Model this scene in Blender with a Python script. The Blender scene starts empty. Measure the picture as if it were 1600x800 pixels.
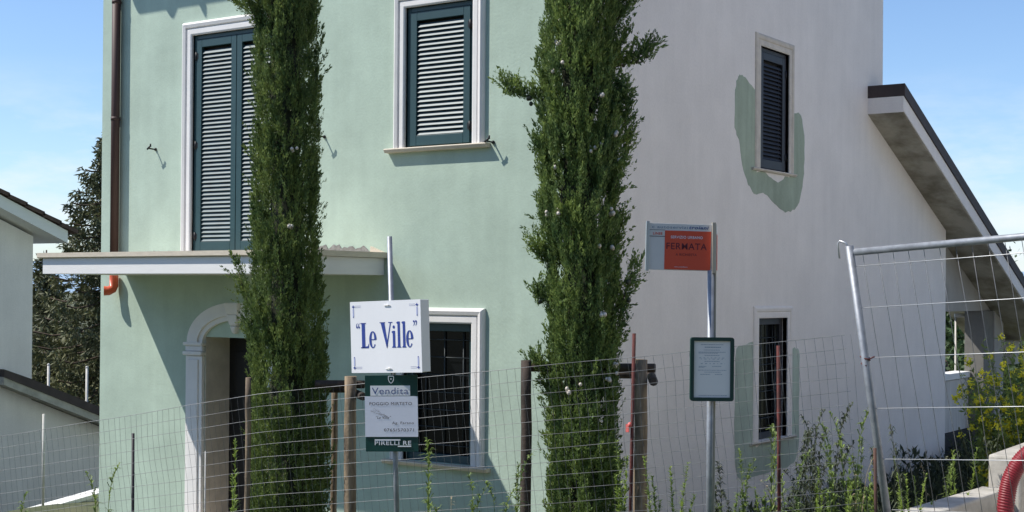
import bpy, bmesh, math, random
import numpy as np
from mathutils import Vector, Matrix, Euler
R = math.radians
scene = bpy.context.scene
# ------------------------------------------------------------------ camera
cam_d = bpy.data.cameras.new('camera'); cam = bpy.data.objects.new('camera', cam_d)
scene.collection.objects.link(cam); scene.camera = cam
cam_d.sensor_width = 36; cam_d.lens = 49.95; cam_d.shift_y = 0.0245
cam_d.clip_start = 0.1; cam_d.clip_end = 12000
cr = Vector((0.82152398, 0.57012659, 0.00734976)); cu = Vector((-0.00214959, -0.00979336, 0.99994973)); cf = Vector((-0.57016991, 0.82149848, 0.00681995))
CAM = Vector((6.8257, -10.9009, 1.6))
M4 = Matrix((cr, cu, -cf)).transposed().to_4x4(); M4.translation = CAM
cam.matrix_world = M4
# ------------------------------------------------------------------ sky, sun, exposure
SUN = Vector((-1.37, -1.0, 2.1)).normalized()
elev = math.asin(SUN.z); azim = math.atan2(SUN.x, SUN.y)
world = bpy.data.worlds.new('World'); scene.world = world; world.use_nodes = True
wn = world.node_tree; wn.nodes.clear()
def N(nt, t, **k):
    n = nt.nodes.new(t)
    for a, b in k.items(): setattr(n, a, b)
    return n
wo = N(wn, 'ShaderNodeOutputWorld'); bg = N(wn, 'ShaderNodeBackground'); bg.inputs['Strength'].default_value = 0.12
sky = N(wn, 'ShaderNodeTexSky', sky_type='NISHITA', sun_disc=False)
sky.sun_elevation = elev; sky.sun_rotation = azim % (2*math.pi); sky.altitude = 300; sky.air_density = 1.0; sky.dust_density = 0.35; sky.ozone_density = 3.0
tc = N(wn, 'ShaderNodeTexCoord'); mp = N(wn, 'ShaderNodeMapping'); mp.inputs['Scale'].default_value = (3.2, 3.2, 11)
mp.inputs['Location'].default_value = (0.35, 0.1, 0.2)
nz = N(wn, 'ShaderNodeTexNoise'); nz.inputs['Scale'].default_value = 2.6; nz.inputs['Detail'].default_value = 7; nz.inputs['Roughness'].default_value = 0.6
rp = N(wn, 'ShaderNodeValToRGB'); rp.color_ramp.elements[0].position = 0.46; rp.color_ramp.elements[1].position = 0.74
sep = N(wn, 'ShaderNodeSeparateXYZ'); band = N(wn, 'ShaderNodeMapRange'); band.inputs[1].default_value = 0.155; band.inputs[2].default_value = 0.075; band.inputs[3].default_value = 0.0; band.inputs[4].default_value = 0.8
mul = N(wn, 'ShaderNodeMath', operation='MULTIPLY'); mix = N(wn, 'ShaderNodeMixRGB'); mix.inputs['Color2'].default_value = (6.0, 6.3, 7.0, 1)
tint = N(wn, 'ShaderNodeMixRGB', blend_type='MULTIPLY'); tint.inputs['Fac'].default_value = 1.0; tint.inputs['Color2'].default_value = (0.88, 0.95, 1.06, 1)
L = wn.links.new
L(tc.outputs['Generated'], mp.inputs['Vector']); L(mp.outputs[0], nz.inputs['Vector']); L(nz.outputs['Fac'], rp.inputs[0])
L(tc.outputs['Generated'], sep.inputs[0]); L(sep.outputs['Z'], band.inputs[0]); L(rp.outputs[0], mul.inputs[0]); L(band.outputs[0], mul.inputs[1])
L(sky.outputs[0], tint.inputs['Color1']); L(tint.outputs[0], mix.inputs['Color1']); L(mul.outputs[0], mix.inputs['Fac'])
L(mix.outputs[0], bg.inputs['Color']); L(bg.outputs[0], wo.inputs['Surface'])
sun_d = bpy.data.lights.new('sun', 'SUN'); sun_d.energy = 4.2; sun_d.angle = R(0.53); sun_d.color = (1.0, 0.955, 0.88)
sun = bpy.data.objects.new('sun', sun_d); scene.collection.objects.link(sun); sun.rotation_euler = SUN.to_track_quat('Z', 'Y').to_euler()
scene.view_settings.view_transform = 'Standard'; scene.view_settings.look = 'None'; scene.view_settings.gamma = 1
scene.view_settings.use_curve_mapping = False; scene.view_settings.exposure = 0.41
scene.cycles.max_bounces = 7; scene.cycles.diffuse_bounces = 4
# ------------------------------------------------------------------ materials
def material(name, col, rough=0.8, metal=0.0, var=0.0, vscale=3.0, col2=None, bump=0.0, bscale=60, spec=0.5, per_island=0.0, sheen=0, stretch=None, trans=0.0, vramp=(0.35, 0.65)):
    m = bpy.data.materials.new(name); m.use_nodes = True; nt = m.node_tree; b = nt.nodes['Principled BSDF']
    b.inputs['Roughness'].default_value = rough; b.inputs['Metallic'].default_value = metal
    b.inputs['Specular IOR Level'].default_value = spec
    out = None
    c4 = (*col, 1)
    if var or col2:
        t = N(nt, 'ShaderNodeTexCoord'); mpn = N(nt, 'ShaderNodeMapping'); mpn.inputs['Scale'].default_value = stretch or (1, 1, 1)
        nt.links.new(t.outputs['Object'], mpn.inputs[0])
        n = N(nt, 'ShaderNodeTexNoise'); n.inputs['Scale'].default_value = vscale; n.inputs['Detail'].default_value = 6; n.inputs['Roughness'].default_value = 0.62
        nt.links.new(mpn.outputs[0], n.inputs['Vector'])
        r = N(nt, 'ShaderNodeValToRGB'); r.color_ramp.elements[0].position = vramp[0]; r.color_ramp.elements[1].position = vramp[1]
        if col2 is None: col2 = tuple(c*(1-var) for c in col)
        r.color_ramp.elements[0].color = (*col2, 1); r.color_ramp.elements[1].color = c4
        nt.links.new(n.outputs['Fac'], r.inputs[0]); out = r.outputs[0]
    if per_island:
        g = N(nt, 'ShaderNodeNewGeometry'); mr = N(nt, 'ShaderNodeMapRange'); mr.inputs[3].default_value = 1-per_island; mr.inputs[4].default_value = 1+per_island
        nt.links.new(g.outputs['Random Per Island'], mr.inputs[0])
        hs = N(nt, 'ShaderNodeHueSaturation'); hs.inputs['Color'].default_value = c4
        if out: nt.links.new(out, hs.inputs['Color'])
        nt.links.new(mr.outputs[0], hs.inputs['Value']); out = hs.outputs[0]
    if out: nt.links.new(out, b.inputs['Base Color'])
    else: b.inputs['Base Color'].default_value = c4
    if bump:
        t2 = N(nt, 'ShaderNodeTexCoord'); n2 = N(nt, 'ShaderNodeTexNoise'); n2.inputs['Scale'].default_value = bscale; n2.inputs['Detail'].default_value = 4
        bp = N(nt, 'ShaderNodeBump'); bp.inputs['Strength'].default_value = bump; bp.inputs['Distance'].default_value = 0.01
        nt.links.new(t2.outputs['Object'], n2.inputs['Vector']); nt.links.new(n2.outputs['Fac'], bp.inputs['Height']); nt.links.new(bp.outputs[0], b.inputs['Normal'])
    if trans:
        tr = N(nt, 'ShaderNodeBsdfTranslucent'); ms = N(nt, 'ShaderNodeMixShader'); ms.inputs[0].default_value = trans
        if out: nt.links.new(out, tr.inputs['Color'])
        else: tr.inputs['Color'].default_value = c4
        nt.links.new(b.outputs[0], ms.inputs[1]); nt.links.new(tr.outputs[0], ms.inputs[2]); nt.links.new(ms.outputs[0], nt.nodes['Material Output'].inputs['Surface'])
    return m
def plaster(name, col, mottle, streak=0.0):
    """lime plaster: broad mottling, faint vertical runs, trowel grain"""
    m = bpy.data.materials.new(name); m.use_nodes = True; nt = m.node_tree; b = nt.nodes['Principled BSDF']; K = nt.links.new
    b.inputs['Roughness'].default_value = 0.92; b.inputs['Specular IOR Level'].default_value = 0.2
    t = N(nt, 'ShaderNodeTexCoord')
    n1 = N(nt, 'ShaderNodeTexNoise'); n1.inputs['Scale'].default_value = 1.3; n1.inputs['Detail'].default_value = 8; n1.inputs['Roughness'].default_value = 0.65; K(t.outputs['Object'], n1.inputs['Vector'])
    mp1 = N(nt, 'ShaderNodeMapping'); mp1.inputs['Scale'].default_value = (5, 5, 0.5); K(t.outputs['Object'], mp1.inputs[0])
    n2 = N(nt, 'ShaderNodeTexNoise'); n2.inputs['Scale'].default_value = 1.6; n2.inputs['Detail'].default_value = 5; K(mp1.outputs[0], n2.inputs['Vector'])
    n3 = N(nt, 'ShaderNodeTexNoise'); n3.inputs['Scale'].default_value = 42; n3.inputs['Detail'].default_value = 3; K(t.outputs['Object'], n3.inputs['Vector'])
    def rng(src, lo, hi):
        q = N(nt, 'ShaderNodeMapRange'); q.inputs[1].default_value = 0.3; q.inputs[2].default_value = 0.7; q.inputs[3].default_value = lo; q.inputs[4].default_value = hi; K(src, q.inputs[0]); return q.outputs[0]
    a = N(nt, 'ShaderNodeMath', operation='MULTIPLY'); K(rng(n1.outputs['Fac'], 1-mottle, 1+mottle*0.4), a.inputs[0]); K(rng(n2.outputs['Fac'], 1-streak, 1+streak*0.3), a.inputs[1])
    a2 = N(nt, 'ShaderNodeMath', operation='MULTIPLY'); K(a.outputs[0], a2.inputs[0]); K(rng(n3.outputs['Fac'], 0.965, 1.02), a2.inputs[1])
    hs = N(nt, 'ShaderNodeHueSaturation'); hs.inputs['Color'].default_value = (*col, 1); K(a2.outputs[0], hs.inputs['Value']); K(hs.outputs[0], b.inputs['Base Color'])
    bp = N(nt, 'ShaderNodeBump'); bp.inputs['Strength'].default_value = 0.35; bp.inputs['Distance'].default_value = 0.004; K(n3.outputs['Fac'], bp.inputs['Height'])
    bp2 = N(nt, 'ShaderNodeBump'); bp2.inputs['Strength'].default_value = 0.25; bp2.inputs['Distance'].default_value = 0.03; K(n1.outputs['Fac'], bp2.inputs['Height']); K(bp.outputs[0], bp2.inputs['Normal']); K(bp2.outputs[0], b.inputs['Normal'])
    return m
M = {}
M['green'] = plaster('mint_plaster', (0.48, 0.59, 0.49), 0.17, 0.05)
M['grey'] = plaster('raw_grey_plaster', (0.85, 0.80, 0.755), 0.08, 0.035)
M['bounce_wall'] = plaster('bounce_villa_plaster', (0.84, 0.80, 0.73), 0.05, 0.03)
M['far_grey'] = plaster('neighbour_plaster', (0.84, 0.78, 0.76), 0.08, 0.05)
M['patch'] = plaster('sage_paint', (0.40, 0.47, 0.37), 0.24, 0.16)
M['patch_pale'] = plaster('pale_sage_paint', (0.47, 0.55, 0.46), 0.22, 0.16)
M['trim'] = material('white_trim', (0.80, 0.78, 0.76), 0.75, var=0.07, vscale=4, bump=0.15, bscale=30)
M['cream'] = material('cream_trim', (0.66, 0.60, 0.52), 0.8, var=0.18, vscale=7, bump=0.2, bscale=30)
M['travertine'] = material('travertine', (0.66, 0.58, 0.46), 0.6, var=0.15, vscale=9, stretch=(1, 1, 5), bump=0.1)
M['fascia'] = material('fascia_paint', (0.80, 0.79, 0.77), 0.8, var=0.05, vscale=3, stretch=(1, 1, 6), bump=0.1)
M['teal'] = material('teal_enamel', (0.024, 0.066, 0.072), 0.45, var=0.12, vscale=5)
M['slat'] = material('teal_louvre', (0.055, 0.110, 0.128), 0.47, var=0.25, vscale=8, spec=0.55)
M['dark_shutter'] = material('dark_shutter', (0.022, 0.022, 0.028), 0.55, var=0.1, vscale=5)
M['iron'] = material('black_iron', (0.02, 0.02, 0.022), 0.5, metal=0.3)
M['pipe'] = material('brown_pipe', (0.070, 0.034, 0.028), 0.6, var=0.15, vscale=3, stretch=(1, 1, 0.3))
M['orange'] = material('orange_plastic', (0.62, 0.11, 0.045), 0.35)
M['mortar'] = material('rough_mortar', (0.30, 0.29, 0.27), 0.95, var=0.35, vscale=18, bump=0.8, bscale=45)
M['dark'] = material('dark_room', (0.03, 0.028, 0.026), 0.9)  # darkness of the unlit interior put into a near-black colour
M['door'] = material('dark_doorway', (0.007, 0.006, 0.006), 0.6, var=0.3, vscale=4, stretch=(1, 1, 0.2))
M['glass'] = material('window_glass', (0.005, 0.006, 0.007), 0.12, spec=0.2)
M['grille'] = material('steel_grille', (0.045, 0.055, 0.06), 0.5, metal=0.2)
M['roof'] = material('brown_sheathing', (0.060, 0.042, 0.040), 0.7, var=0.3, vscale=6, bump=0.2, bscale=20)
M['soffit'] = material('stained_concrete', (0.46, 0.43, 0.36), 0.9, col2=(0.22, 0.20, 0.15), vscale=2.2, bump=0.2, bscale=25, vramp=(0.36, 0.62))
M['concrete'] = material('concrete', (0.50, 0.47, 0.42), 0.9, col2=(0.34, 0.32, 0.28), vscale=5, bump=0.35, bscale=28)
M['pale_conc'] = material('bounce_drive_concrete', (0.52, 0.49, 0.44), 0.9, var=0.15, vscale=2, bump=0.1)
M['dark_conc'] = material('dark_concrete', (0.20, 0.195, 0.18), 0.9, var=0.2, vscale=4)  # plain darker concrete tone for the porch column
M['gable'] = material('shaded_gable', (0.40, 0.38, 0.35), 0.9, var=0.15, vscale=3, bump=0.1)  # gable's porch shade put into a darker colour, reused on a column
M['board_conc'] = material('board_marked_concrete', (0.68, 0.65, 0.60), 0.9, col2=(0.52, 0.49, 0.45), vscale=3, stretch=(4, 4, 0.35), bump=0.2)
M['tile'] = material('roof_tile', (0.115, 0.070, 0.052), 0.8, var=0.5, vscale=9, bump=0.3)
M['galv'] = material('galvanised', (0.34, 0.36, 0.39), 0.55, metal=0.5, var=0.3, vscale=20)
M['rail_wire'] = material('fence_wire_sunlit', (0.36, 0.36, 0.36), 0.5, metal=0.3, var=0.5, vscale=6)  # horizontal wires: sun on them put into a lighter colour
M['wire'] = material('fence_wire', (0.20, 0.205, 0.21), 0.5, metal=0.3, var=0.3, vscale=12)
M['bright_wire'] = material('zinc_wire', (0.50, 0.51, 0.52), 0.42, metal=0.5)
M['stake'] = material('round_stake', (0.30, 0.225, 0.145), 0.85, col2=(0.12, 0.088, 0.058), vscale=7, stretch=(3, 3, 0.5), bump=0.4, bscale=35)
M['stake_dark'] = material('dark_stake', (0.070, 0.048, 0.035), 0.85, col2=(0.035, 0.026, 0.02), vscale=7, stretch=(3, 3, 0.5), bump=0.4, bscale=35)  # left stake's shade put into a darker wood colour; rails share it
M['rust'] = material('rusty_red', (0.125, 0.026, 0.022), 0.85, col2=(0.06, 0.020, 0.016), vscale=14, bump=0.2)
M['rust_brown'] = material('rusty_brown', (0.10, 0.045, 0.03), 0.8, col2=(0.05, 0.025, 0.02), vscale=14)
M['black_post'] = material('black_post', (0.022, 0.016, 0.02), 0.6)
M['pale_post'] = material('pale_post', (0.62, 0.60, 0.56), 0.6, var=0.2, vscale=10)
M['pink'] = material('pink_tape', (0.75, 0.16, 0.14), 0.5)
M['sign_white'] = material('sign_white', (0.89, 0.89, 0.90), 0.4, var=0.05, vscale=5, stretch=(1, 1, 0.4))
M['sign_side'] = material('sign_side', (0.78, 0.77, 0.74), 0.4)
M['blue'] = material('sign_blue', (0.028, 0.06, 0.30), 0.5)
M['pale_blue'] = material('sign_pale_blue', (0.42, 0.46, 0.70), 0.5)
M['sign_green'] = material('sign_green', (0.006, 0.060, 0.050), 0.35, var=0.3, vscale=5)
M['paper'] = material('paper', (0.80, 0.81, 0.88), 0.6, var=0.05, vscale=6)
M['sheet'] = material('printed_sheet', (0.90, 0.86, 0.82), 0.5)
M['ink'] = material('ink', (0.035, 0.035, 0.05), 0.7)
M['inkblue'] = material('ink_blue', (0.06, 0.10, 0.26), 0.6)
M['greyblue'] = material('grey_blue_letters', (0.22, 0.28, 0.36), 0.6)
M['red'] = material('sign_red', (0.74, 0.095, 0.045), 0.45, var=0.05, vscale=6)
M['darkred'] = material('dark_red_letters', (0.12, 0.015, 0.03), 0.5)
M['panel_grey'] = material('panel_grey', (0.76, 0.73, 0.69), 0.5, var=0.06, vscale=8)
M['alu'] = material('aluminium', (0.62, 0.65, 0.68), 0.35, metal=0.7)
M['frame_green'] = material('frame_green', (0.006, 0.045, 0.038), 0.3)
M['tan'] = material('tan_strip', (0.50, 0.43, 0.33), 0.6)
M['corrug'] = material('red_conduit', (0.22, 0.012, 0.020), 0.5)
M['cyp'] = material('cypress_leaf', (0.235, 0.300, 0.085), 0.55, col2=(0.080, 0.135, 0.045), vscale=5, per_island=0.3, trans=0.30, spec=0.3)
M['lit'] = material('cypress_lit_shoot', (0.25, 0.33, 0.10), 0.6, col2=(0.14, 0.21, 0.07), vscale=9, per_island=0.2, trans=0.3)
M['cyp2'] = material('cypress_leaf_fresh', (0.265, 0.345, 0.095), 0.55, col2=(0.085, 0.145, 0.050), vscale=4, per_island=0.3, trans=0.30, spec=0.3)
M['core'] = material('inner_dark', (0.035, 0.040, 0.020), 0.9)
M['spruce'] = material('spruce_leaf', (0.175, 0.175, 0.075), 0.7, col2=(0.060, 0.075, 0.034), vscale=1.2, per_island=0.4, trans=0.15)
M['broad'] = material('broad_leaf', (0.075, 0.12, 0.035), 0.6, col2=(0.035, 0.065, 0.022), vscale=1.0, per_island=0.4, trans=0.25)
M['bark'] = material('bark', (0.12, 0.085, 0.06), 0.9, var=0.5, vscale=12, stretch=(3, 3, 0.5))
M['cone'] = material('cypress_cone', (0.74, 0.68, 0.60), 0.6, col2=(0.45, 0.38, 0.30), vscale=50)
M['cone_dark'] = material('cypress_cone_green', (0.07, 0.075, 0.04), 0.6, var=0.4, vscale=50)
M['weed'] = material('weed_leaf', (0.23, 0.31, 0.075), 0.6, col2=(0.12, 0.18, 0.05), vscale=6, per_island=0.3, trans=0.35)
M['weed_dark'] = material('weed_leaf_dark', (0.060, 0.080, 0.035), 0.7, col2=(0.035, 0.045, 0.022), vscale=6, per_island=0.3, trans=0.15)
M['weed_bright'] = material('weed_leaf_bright', (0.32, 0.42, 0.085), 0.6, col2=(0.17, 0.25, 0.055), vscale=6, per_island=0.3, trans=0.4)
M['yellow'] = material('mustard_flower', (0.85, 0.78, 0.06), 0.6, per_island=0.15, trans=0.35)
M['ground'] = material('dry_ground', (0.13, 0.125, 0.065), 0.95, col2=(0.055, 0.070, 0.028), vscale=1.1, bump=0.6, bscale=9)
M['asphalt'] = material('asphalt', (0.060, 0.059, 0.057), 0.9, var=0.3, vscale=8, bump=0.3, bscale=90)
M['brick'] = material('red_render', (0.36, 0.13, 0.08), 0.9, var=0.15, vscale=1)
M['white_far'] = material('white_balcony', (0.62, 0.62, 0.62), 0.8, var=0.1, vscale=1)
M['hill'] = material('far_hill', (0.30, 0.42, 0.54), 1.0, var=0.12, vscale=0.01)  # blue distance haze put into the base colour
# ------------------------------------------------------------------ object helpers
COL = scene.collection
def props(o, label=None, cat=None, group=None, kind=None):
    if label: o['label'] = label
    if cat: o['category'] = cat
    if group: o['group'] = group
    if kind: o['kind'] = kind
    return o
def empty(name, loc=(0, 0, 0), rot=(0, 0, 0), **k):
    o = bpy.data.objects.new(name, None); o.empty_display_size = 0.2; o.location = loc; o.rotation_euler = rot; COL.objects.link(o)
    return props(o, **k)
class MB:
    def __init__(s): s.bm = bmesh.new()
    def add(s, vs, fs, smooth=False):
        v = [s.bm.verts.new(p) for p in vs]
        for f in fs:
            try: q = s.bm.faces.new([v[i] for i in f]); q.smooth = smooth
            except ValueError: pass
        return s
    def box(s, x0, x1, y0, y1, z0, z1):
        return s.add([(x0,y0,z0),(x1,y0,z0),(x1,y1,z0),(x0,y1,z0),(x0,y0,z1),(x1,y0,z1),(x1,y1,z1),(x0,y1,z1)],
                     [(0,3,2,1),(4,5,6,7),(0,1,5,4),(1,2,6,5),(2,3,7,6),(3,0,4,7)])
    def prism(s, pts, axis, a, b):
        """closed outline pts (2D) extruded along axis; 'x': pts=(y,z), 'y': pts=(x,z), 'z': pts=(x,y)"""
        f = {'x': lambda p, t: (t, p[0], p[1]), 'y': lambda p, t: (p[0], t, p[1]), 'z': lambda p, t: (p[0], p[1], t)}[axis]
        n = len(pts)
        return s.add([f(p, a) for p in pts]+[f(p, b) for p in pts], [tuple(range(n))[::-1], tuple(range(n, 2*n))]+[(i, (i+1) % n, n+(i+1) % n, n+i) for i in range(n)])
    def tube(s, pts, r, n=8, caps=True, smooth=True):
        pts = [Vector(p) for p in pts]; rs = r if isinstance(r, (list, tuple)) else [r]*len(pts)
        rings = []; ref = Vector((0, 0, 1))
        d0 = (pts[1]-pts[0]).normalized()
        if abs(d0.dot(ref)) > 0.95: ref = Vector((1, 0, 0))
        a = d0.cross(ref).normalized()
        for i, p in enumerate(pts):
            d = (pts[min(i+1, len(pts)-1)]-pts[max(i-1, 0)]).normalized()
            a = (a-d*a.dot(d)).normalized(); b = d.cross(a)
            rings.append([s.bm.verts.new(p+(a*math.cos(t)+b*math.sin(t))*rs[i]) for t in [2*math.pi*k/n for k in range(n)]])
        for i in range(len(rings)-1):
            for k in range(n):
                q = s.bm.faces.new((rings[i][k], rings[i][(k+1) % n], rings[i+1][(k+1) % n], rings[i+1][k])); q.smooth = smooth
        if caps:
            s.bm.faces.new(rings[0][::-1]); s.bm.faces.new(rings[-1])
        return s
    def ball(s, c, r, seg=8, rings=6, sc=(1, 1, 1)):
        mt = Matrix.Translation(c) @ Matrix.Diagonal((*[r*q for q in sc], 1))
        g = bmesh.ops.create_uvsphere(s.bm, u_segments=seg, v_segments=rings, radius=1, matrix=mt)
        for v in g['verts']:
            for f in v.link_faces: f.smooth = True
        return s
    def build(s, name, mat, parent=None, bevel=0, recalc=True, **k):
        if recalc: bmesh.ops.recalc_face_normals(s.bm, faces=s.bm.faces)
        me = bpy.data.meshes.new(name); s.bm.to_mesh(me); s.bm.free(); me.materials.append(mat)
        o = bpy.data.objects.new(name, me); COL.objects.link(o)
        if parent: o.parent = parent
        if bevel:
            b = o.modifiers.new('bevel', 'BEVEL'); b.width = bevel; b.segments = 2; b.limit_method = 'ANGLE'; b.angle_limit = R(40)
        return props(o, **k)
def raw_mesh(name, verts, nper, mat, parent=None, **k):
    """verts (N, nper, 3): N separate n-gons"""
    verts = np.asarray(verts, dtype=np.float32); n = verts.shape[0]
    me = bpy.data.meshes.new(name); me.vertices.add(n*nper); me.vertices.foreach_set('co', verts.reshape(-1))
    me.loops.add(n*nper); me.loops.foreach_set('vertex_index', np.arange(n*nper, dtype=np.int32))
    me.polygons.add(n); me.polygons.foreach_set('loop_start', np.arange(0, n*nper, nper, dtype=np.int32))
    me.update(calc_edges=True); me.materials.append(mat)
    o = bpy.data.objects.new(name, me); COL.objects.link(o)
    if parent: o.parent = parent
    return props(o, **k)
def copy_tree(o, parent=None):
    c = o.copy(); COL.objects.link(c); c.parent = parent
    for ch in list(o.children): copy_tree(ch, c)
    return c
# ------------------------------------------------------------------ terrain
def sm(a, b, x):
    t = min(1, max(0, (x-a)/(b-a))); return t*t*(3-2*t)
def terrain(x, y):
    dx, dy = x-CAM.x, y-CAM.y
    s = dx*0.8215+dy*0.5701; d = -dx*0.5702+dy*0.8215
    zr = 0.105*max(-60, min(40, s))
    if s < -9: zr = -0.945+0.06*(max(s, -60)+9)
    z = zr-0.15*sm(5.2, 7.0, d)
    zh = -1.12
    t = sm(8.6, 10.6, d)*(1-sm(3.32, 3.5, x)*sm(-3.5, -1.5, y)*(1-sm(7, 12, y)))
    z = z*(1-t)+zh*t
    if d > 6:
        tl = sm(-8.05, -11.0, x)*sm(6, 9, d) if x < -8 else 0
        z = z*(1-tl)+(-5.2)*tl
    if x > 3.3 and y > -4.5: z -= sm(7.7, 8.7, d)*max(0, z+0.36)*(1-sm(4.6, 7, s))
    if y > 16: z = z+( -9-z)*sm(16, 60, y)
    return z
xs = sorted(set([-4000, -1500, -700, -350, -180, -100, -70]+list(np.arange(-50, -12, 2.0))+list(np.arange(-12, 10, 0.25))+list(np.arange(10, 40, 2.0))+[50, 80, 120, 200, 400, 900, 2000, 4000]))
ys = sorted(set([-4000, -1500, -500, -200, -100, -60]+list(np.arange(-50, -14, 2.0))+list(np.arange(-14, 14, 0.25))+list(np.arange(14, 60, 2.0))+[70, 100, 150, 250, 500, 1000, 2000, 4000]))
g = MB(); gv = [[g.bm.verts.new((x, y, terrain(x, y)+(0.03*math.sin(x*3.1+y)*math.cos(y*2.3) if abs(x) < 12 and abs(y) < 14 else 0))) for x in xs] for y in ys]
for j in range(len(ys)-1):
    for i in range(len(xs)-1):
        f = g.bm.faces.new((gv[j][i], gv[j][i+1], gv[j+1][i+1], gv[j+1][i])); f.smooth = True
g.build('ground', M['ground'], kind='structure')
def sd(s, d): return CAM.x+s*0.8215-d*0.5702, CAM.y+s*0.5701+d*0.8215
rd = MB(); prev = None
for s in np.arange(-60, 40.1, 0.5):
    a, b = sd(s, -3.5), sd(s, 4.6)
    cur = [rd.bm.verts.new((a[0], a[1], terrain(*a)+0.03)), rd.bm.verts.new((b[0], b[1], terrain(*b)+0.03))]
    if prev: rd.bm.faces.new((prev[0], cur[0], cur[1], prev[1]))
    prev = cur
rd.build('road', M['asphalt'], kind='structure')
kb = MB(); prev = None
for s in np.arange(-60, 40.1, 0.5):
    a, b = sd(s, 4.62), sd(s, 4.78); z = terrain(*a)
    cur = [kb.bm.verts.new(p) for p in ((a[0], a[1], z-0.2), (a[0], a[1], z+0.13), (b[0], b[1], z+0.13), (b[0], b[1], z-0.2))]
    if prev:
        for i in range(3): kb.bm.faces.new((prev[i], cur[i], cur[i+1], prev[i+1]))
    prev = cur
kb.build('kerb', M['concrete'], kind='structure')

# ------------------------------------------------------------------ the villa
W0 = -6.59; ZB = -1.6; ZT = 6.45
villa = empty('villa', (0, 0, -1.12), label='pale mint green two storey villa with a raw grey plaster side wall', cat='house')
def vp(o):
    o.location.z += 1.12; return o          # parts are written in world heights
def wall_panel(mb, frame, u0, u1, z0, z1, holes, th):
    us = sorted({u0, u1, *[h[0] for h in holes], *[h[1] for h in holes]}); zs = sorted({z0, z1, *[h[2] for h in holes], *[h[3] for h in holes]})
    inside = lambda u, z: any(h[0] < u < h[1] and h[2] < z < h[3] for h in holes)
    for i in range(len(us)-1):
        for j in range(len(zs)-1):
            if inside((us[i]+us[i+1])/2, (zs[j]+zs[j+1])/2): continue
            for n in (0, -th): mb.add([frame(u, n, z) for u, z in ((us[i], zs[j]), (us[i+1], zs[j]), (us[i+1], zs[j+1]), (us[i], zs[j+1]))], [(0, 1, 2, 3)])
    for h in holes:
        a, b, c, d = h
        for p, q in (((a, c), (b, c)), ((b, c), (b, d)), ((b, d), (a, d)), ((a, d), (a, c))):
            mb.add([frame(p[0], 0, p[1]), frame(q[0], 0, q[1]), frame(q[0], -th, q[1]), frame(p[0], -th, p[1])], [(0, 1, 2, 3)])
FR = lambda u, n, z: (u, -n, z)     # front wall: n points out to -Y
SI = lambda u, n, z: (n, u, z)      # side wall: n points out to +X
front_holes = [(-2.03, -1.20, 3.0, 4.38), (-5.06, -3.72, 2.0, 4.40), (-2.03, -1.19, -0.07, 1.28), (-4.83, -3.87, ZB+0.1, 1.07)]
side_holes = [(3.80, 4.58, 3.0, 4.38), (3.79, 4.57, -0.07, 1.31)]
w = MB(); wall_panel(w, FR, W0, 0, ZB, ZT, front_holes, 0.35)
w.add([(W0, 0, ZB), (W0, 10.38, ZB), (W0, 10.38, 2.72), (W0, 7.67, 3.8), (W0, 7.67, ZT), (W0, 0, ZT)], [(0, 1, 2, 3, 4, 5)])
vp(w.build('front_wall', M['green'], villa, recalc=False))
w = MB(); wall_panel(w, SI, 0, 7.67, ZB, ZT, side_holes, 0.35)
w.add([(0, 7.67, ZB), (0, 10.37, ZB), (0, 10.37, 2.74), (0, 7.67, 3.80)], [(0, 1, 2, 3)])
w.add([(0, 10.37, ZB), (W0, 10.37, ZB), (W0, 10.37, 2.74), (0, 10.37, 2.74)], [(0, 1, 2, 3)])
w.add([(0, 7.67, 3.5), (W0, 7.67, 3.5), (W0, 7.67, ZT), (0, 7.67, ZT)], [(0, 1, 2, 3)])
w.add([(-0.002, 0, ZT), (-0.002, 7.67, ZT), (-0.002, 3.83, ZT+1.2)], [(0, 1, 2)])
vp(w.build('side_wall', M['grey'], villa, recalc=False))
w = MB(); w.box(W0+0.36, -0.36, 0.36, 7.3, 1.72, 1.95); w.box(W0+0.36, -0.36, 0.36, 7.3, -1.3, -1.1); w.box(W0+0.36, -0.36, 0.36, 7.3, 5.2, 5.4); w.box(-3.4, -3.3, 0.36, 7.3, -1.1, 5.2); w.box(W0+0.4, -0.4, 3.2, 3.3, -1.1, 5.2)
vp(w.build('interior_floors', M['dark'], villa))
# main roof above the frame: its eave casts the shadow along the top of the front wall
w = MB(); prof = [(-0.70, 6.40), (-0.70, 6.52), (3.83, 7.95), (8.4, 6.52), (8.4, 6.40), (3.83, 7.80)]
w.prism(prof, 'x', W0-0.45, 0.5)
ro = vp(w.build('main_roof', M['tile'], villa))
gu = MB(); gu.tube([(W0-0.45, -0.74, 6.43), (0.5, -0.74, 6.43)], 0.065, 10); 
for x in (-6.0, -5.05, -4.1, -3.15, -2.2, -1.25, -0.3): gu.box(x-0.012, x+0.012, -0.83, -0.70, 6.32, 6.44)
go = gu.build('gutter', M['pipe'], ro)
# canopy slab over the door with balcony-like top
c = MB(); c.box(-6.15, -2.29, -1.14, -0.002, 1.745, 1.915)
cn = vp(c.build('canopy', M['fascia'], villa, bevel=0.004))
c = MB(); c.prism([(-1.18, 1.972), (-1.18, 1.925), (-1.165, 1.917), (-0.003, 1.917), (-0.003, 1.972)], 'x', -6.20, -2.25)
c.build('canopy_moulding', M['travertine'], cn)
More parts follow.
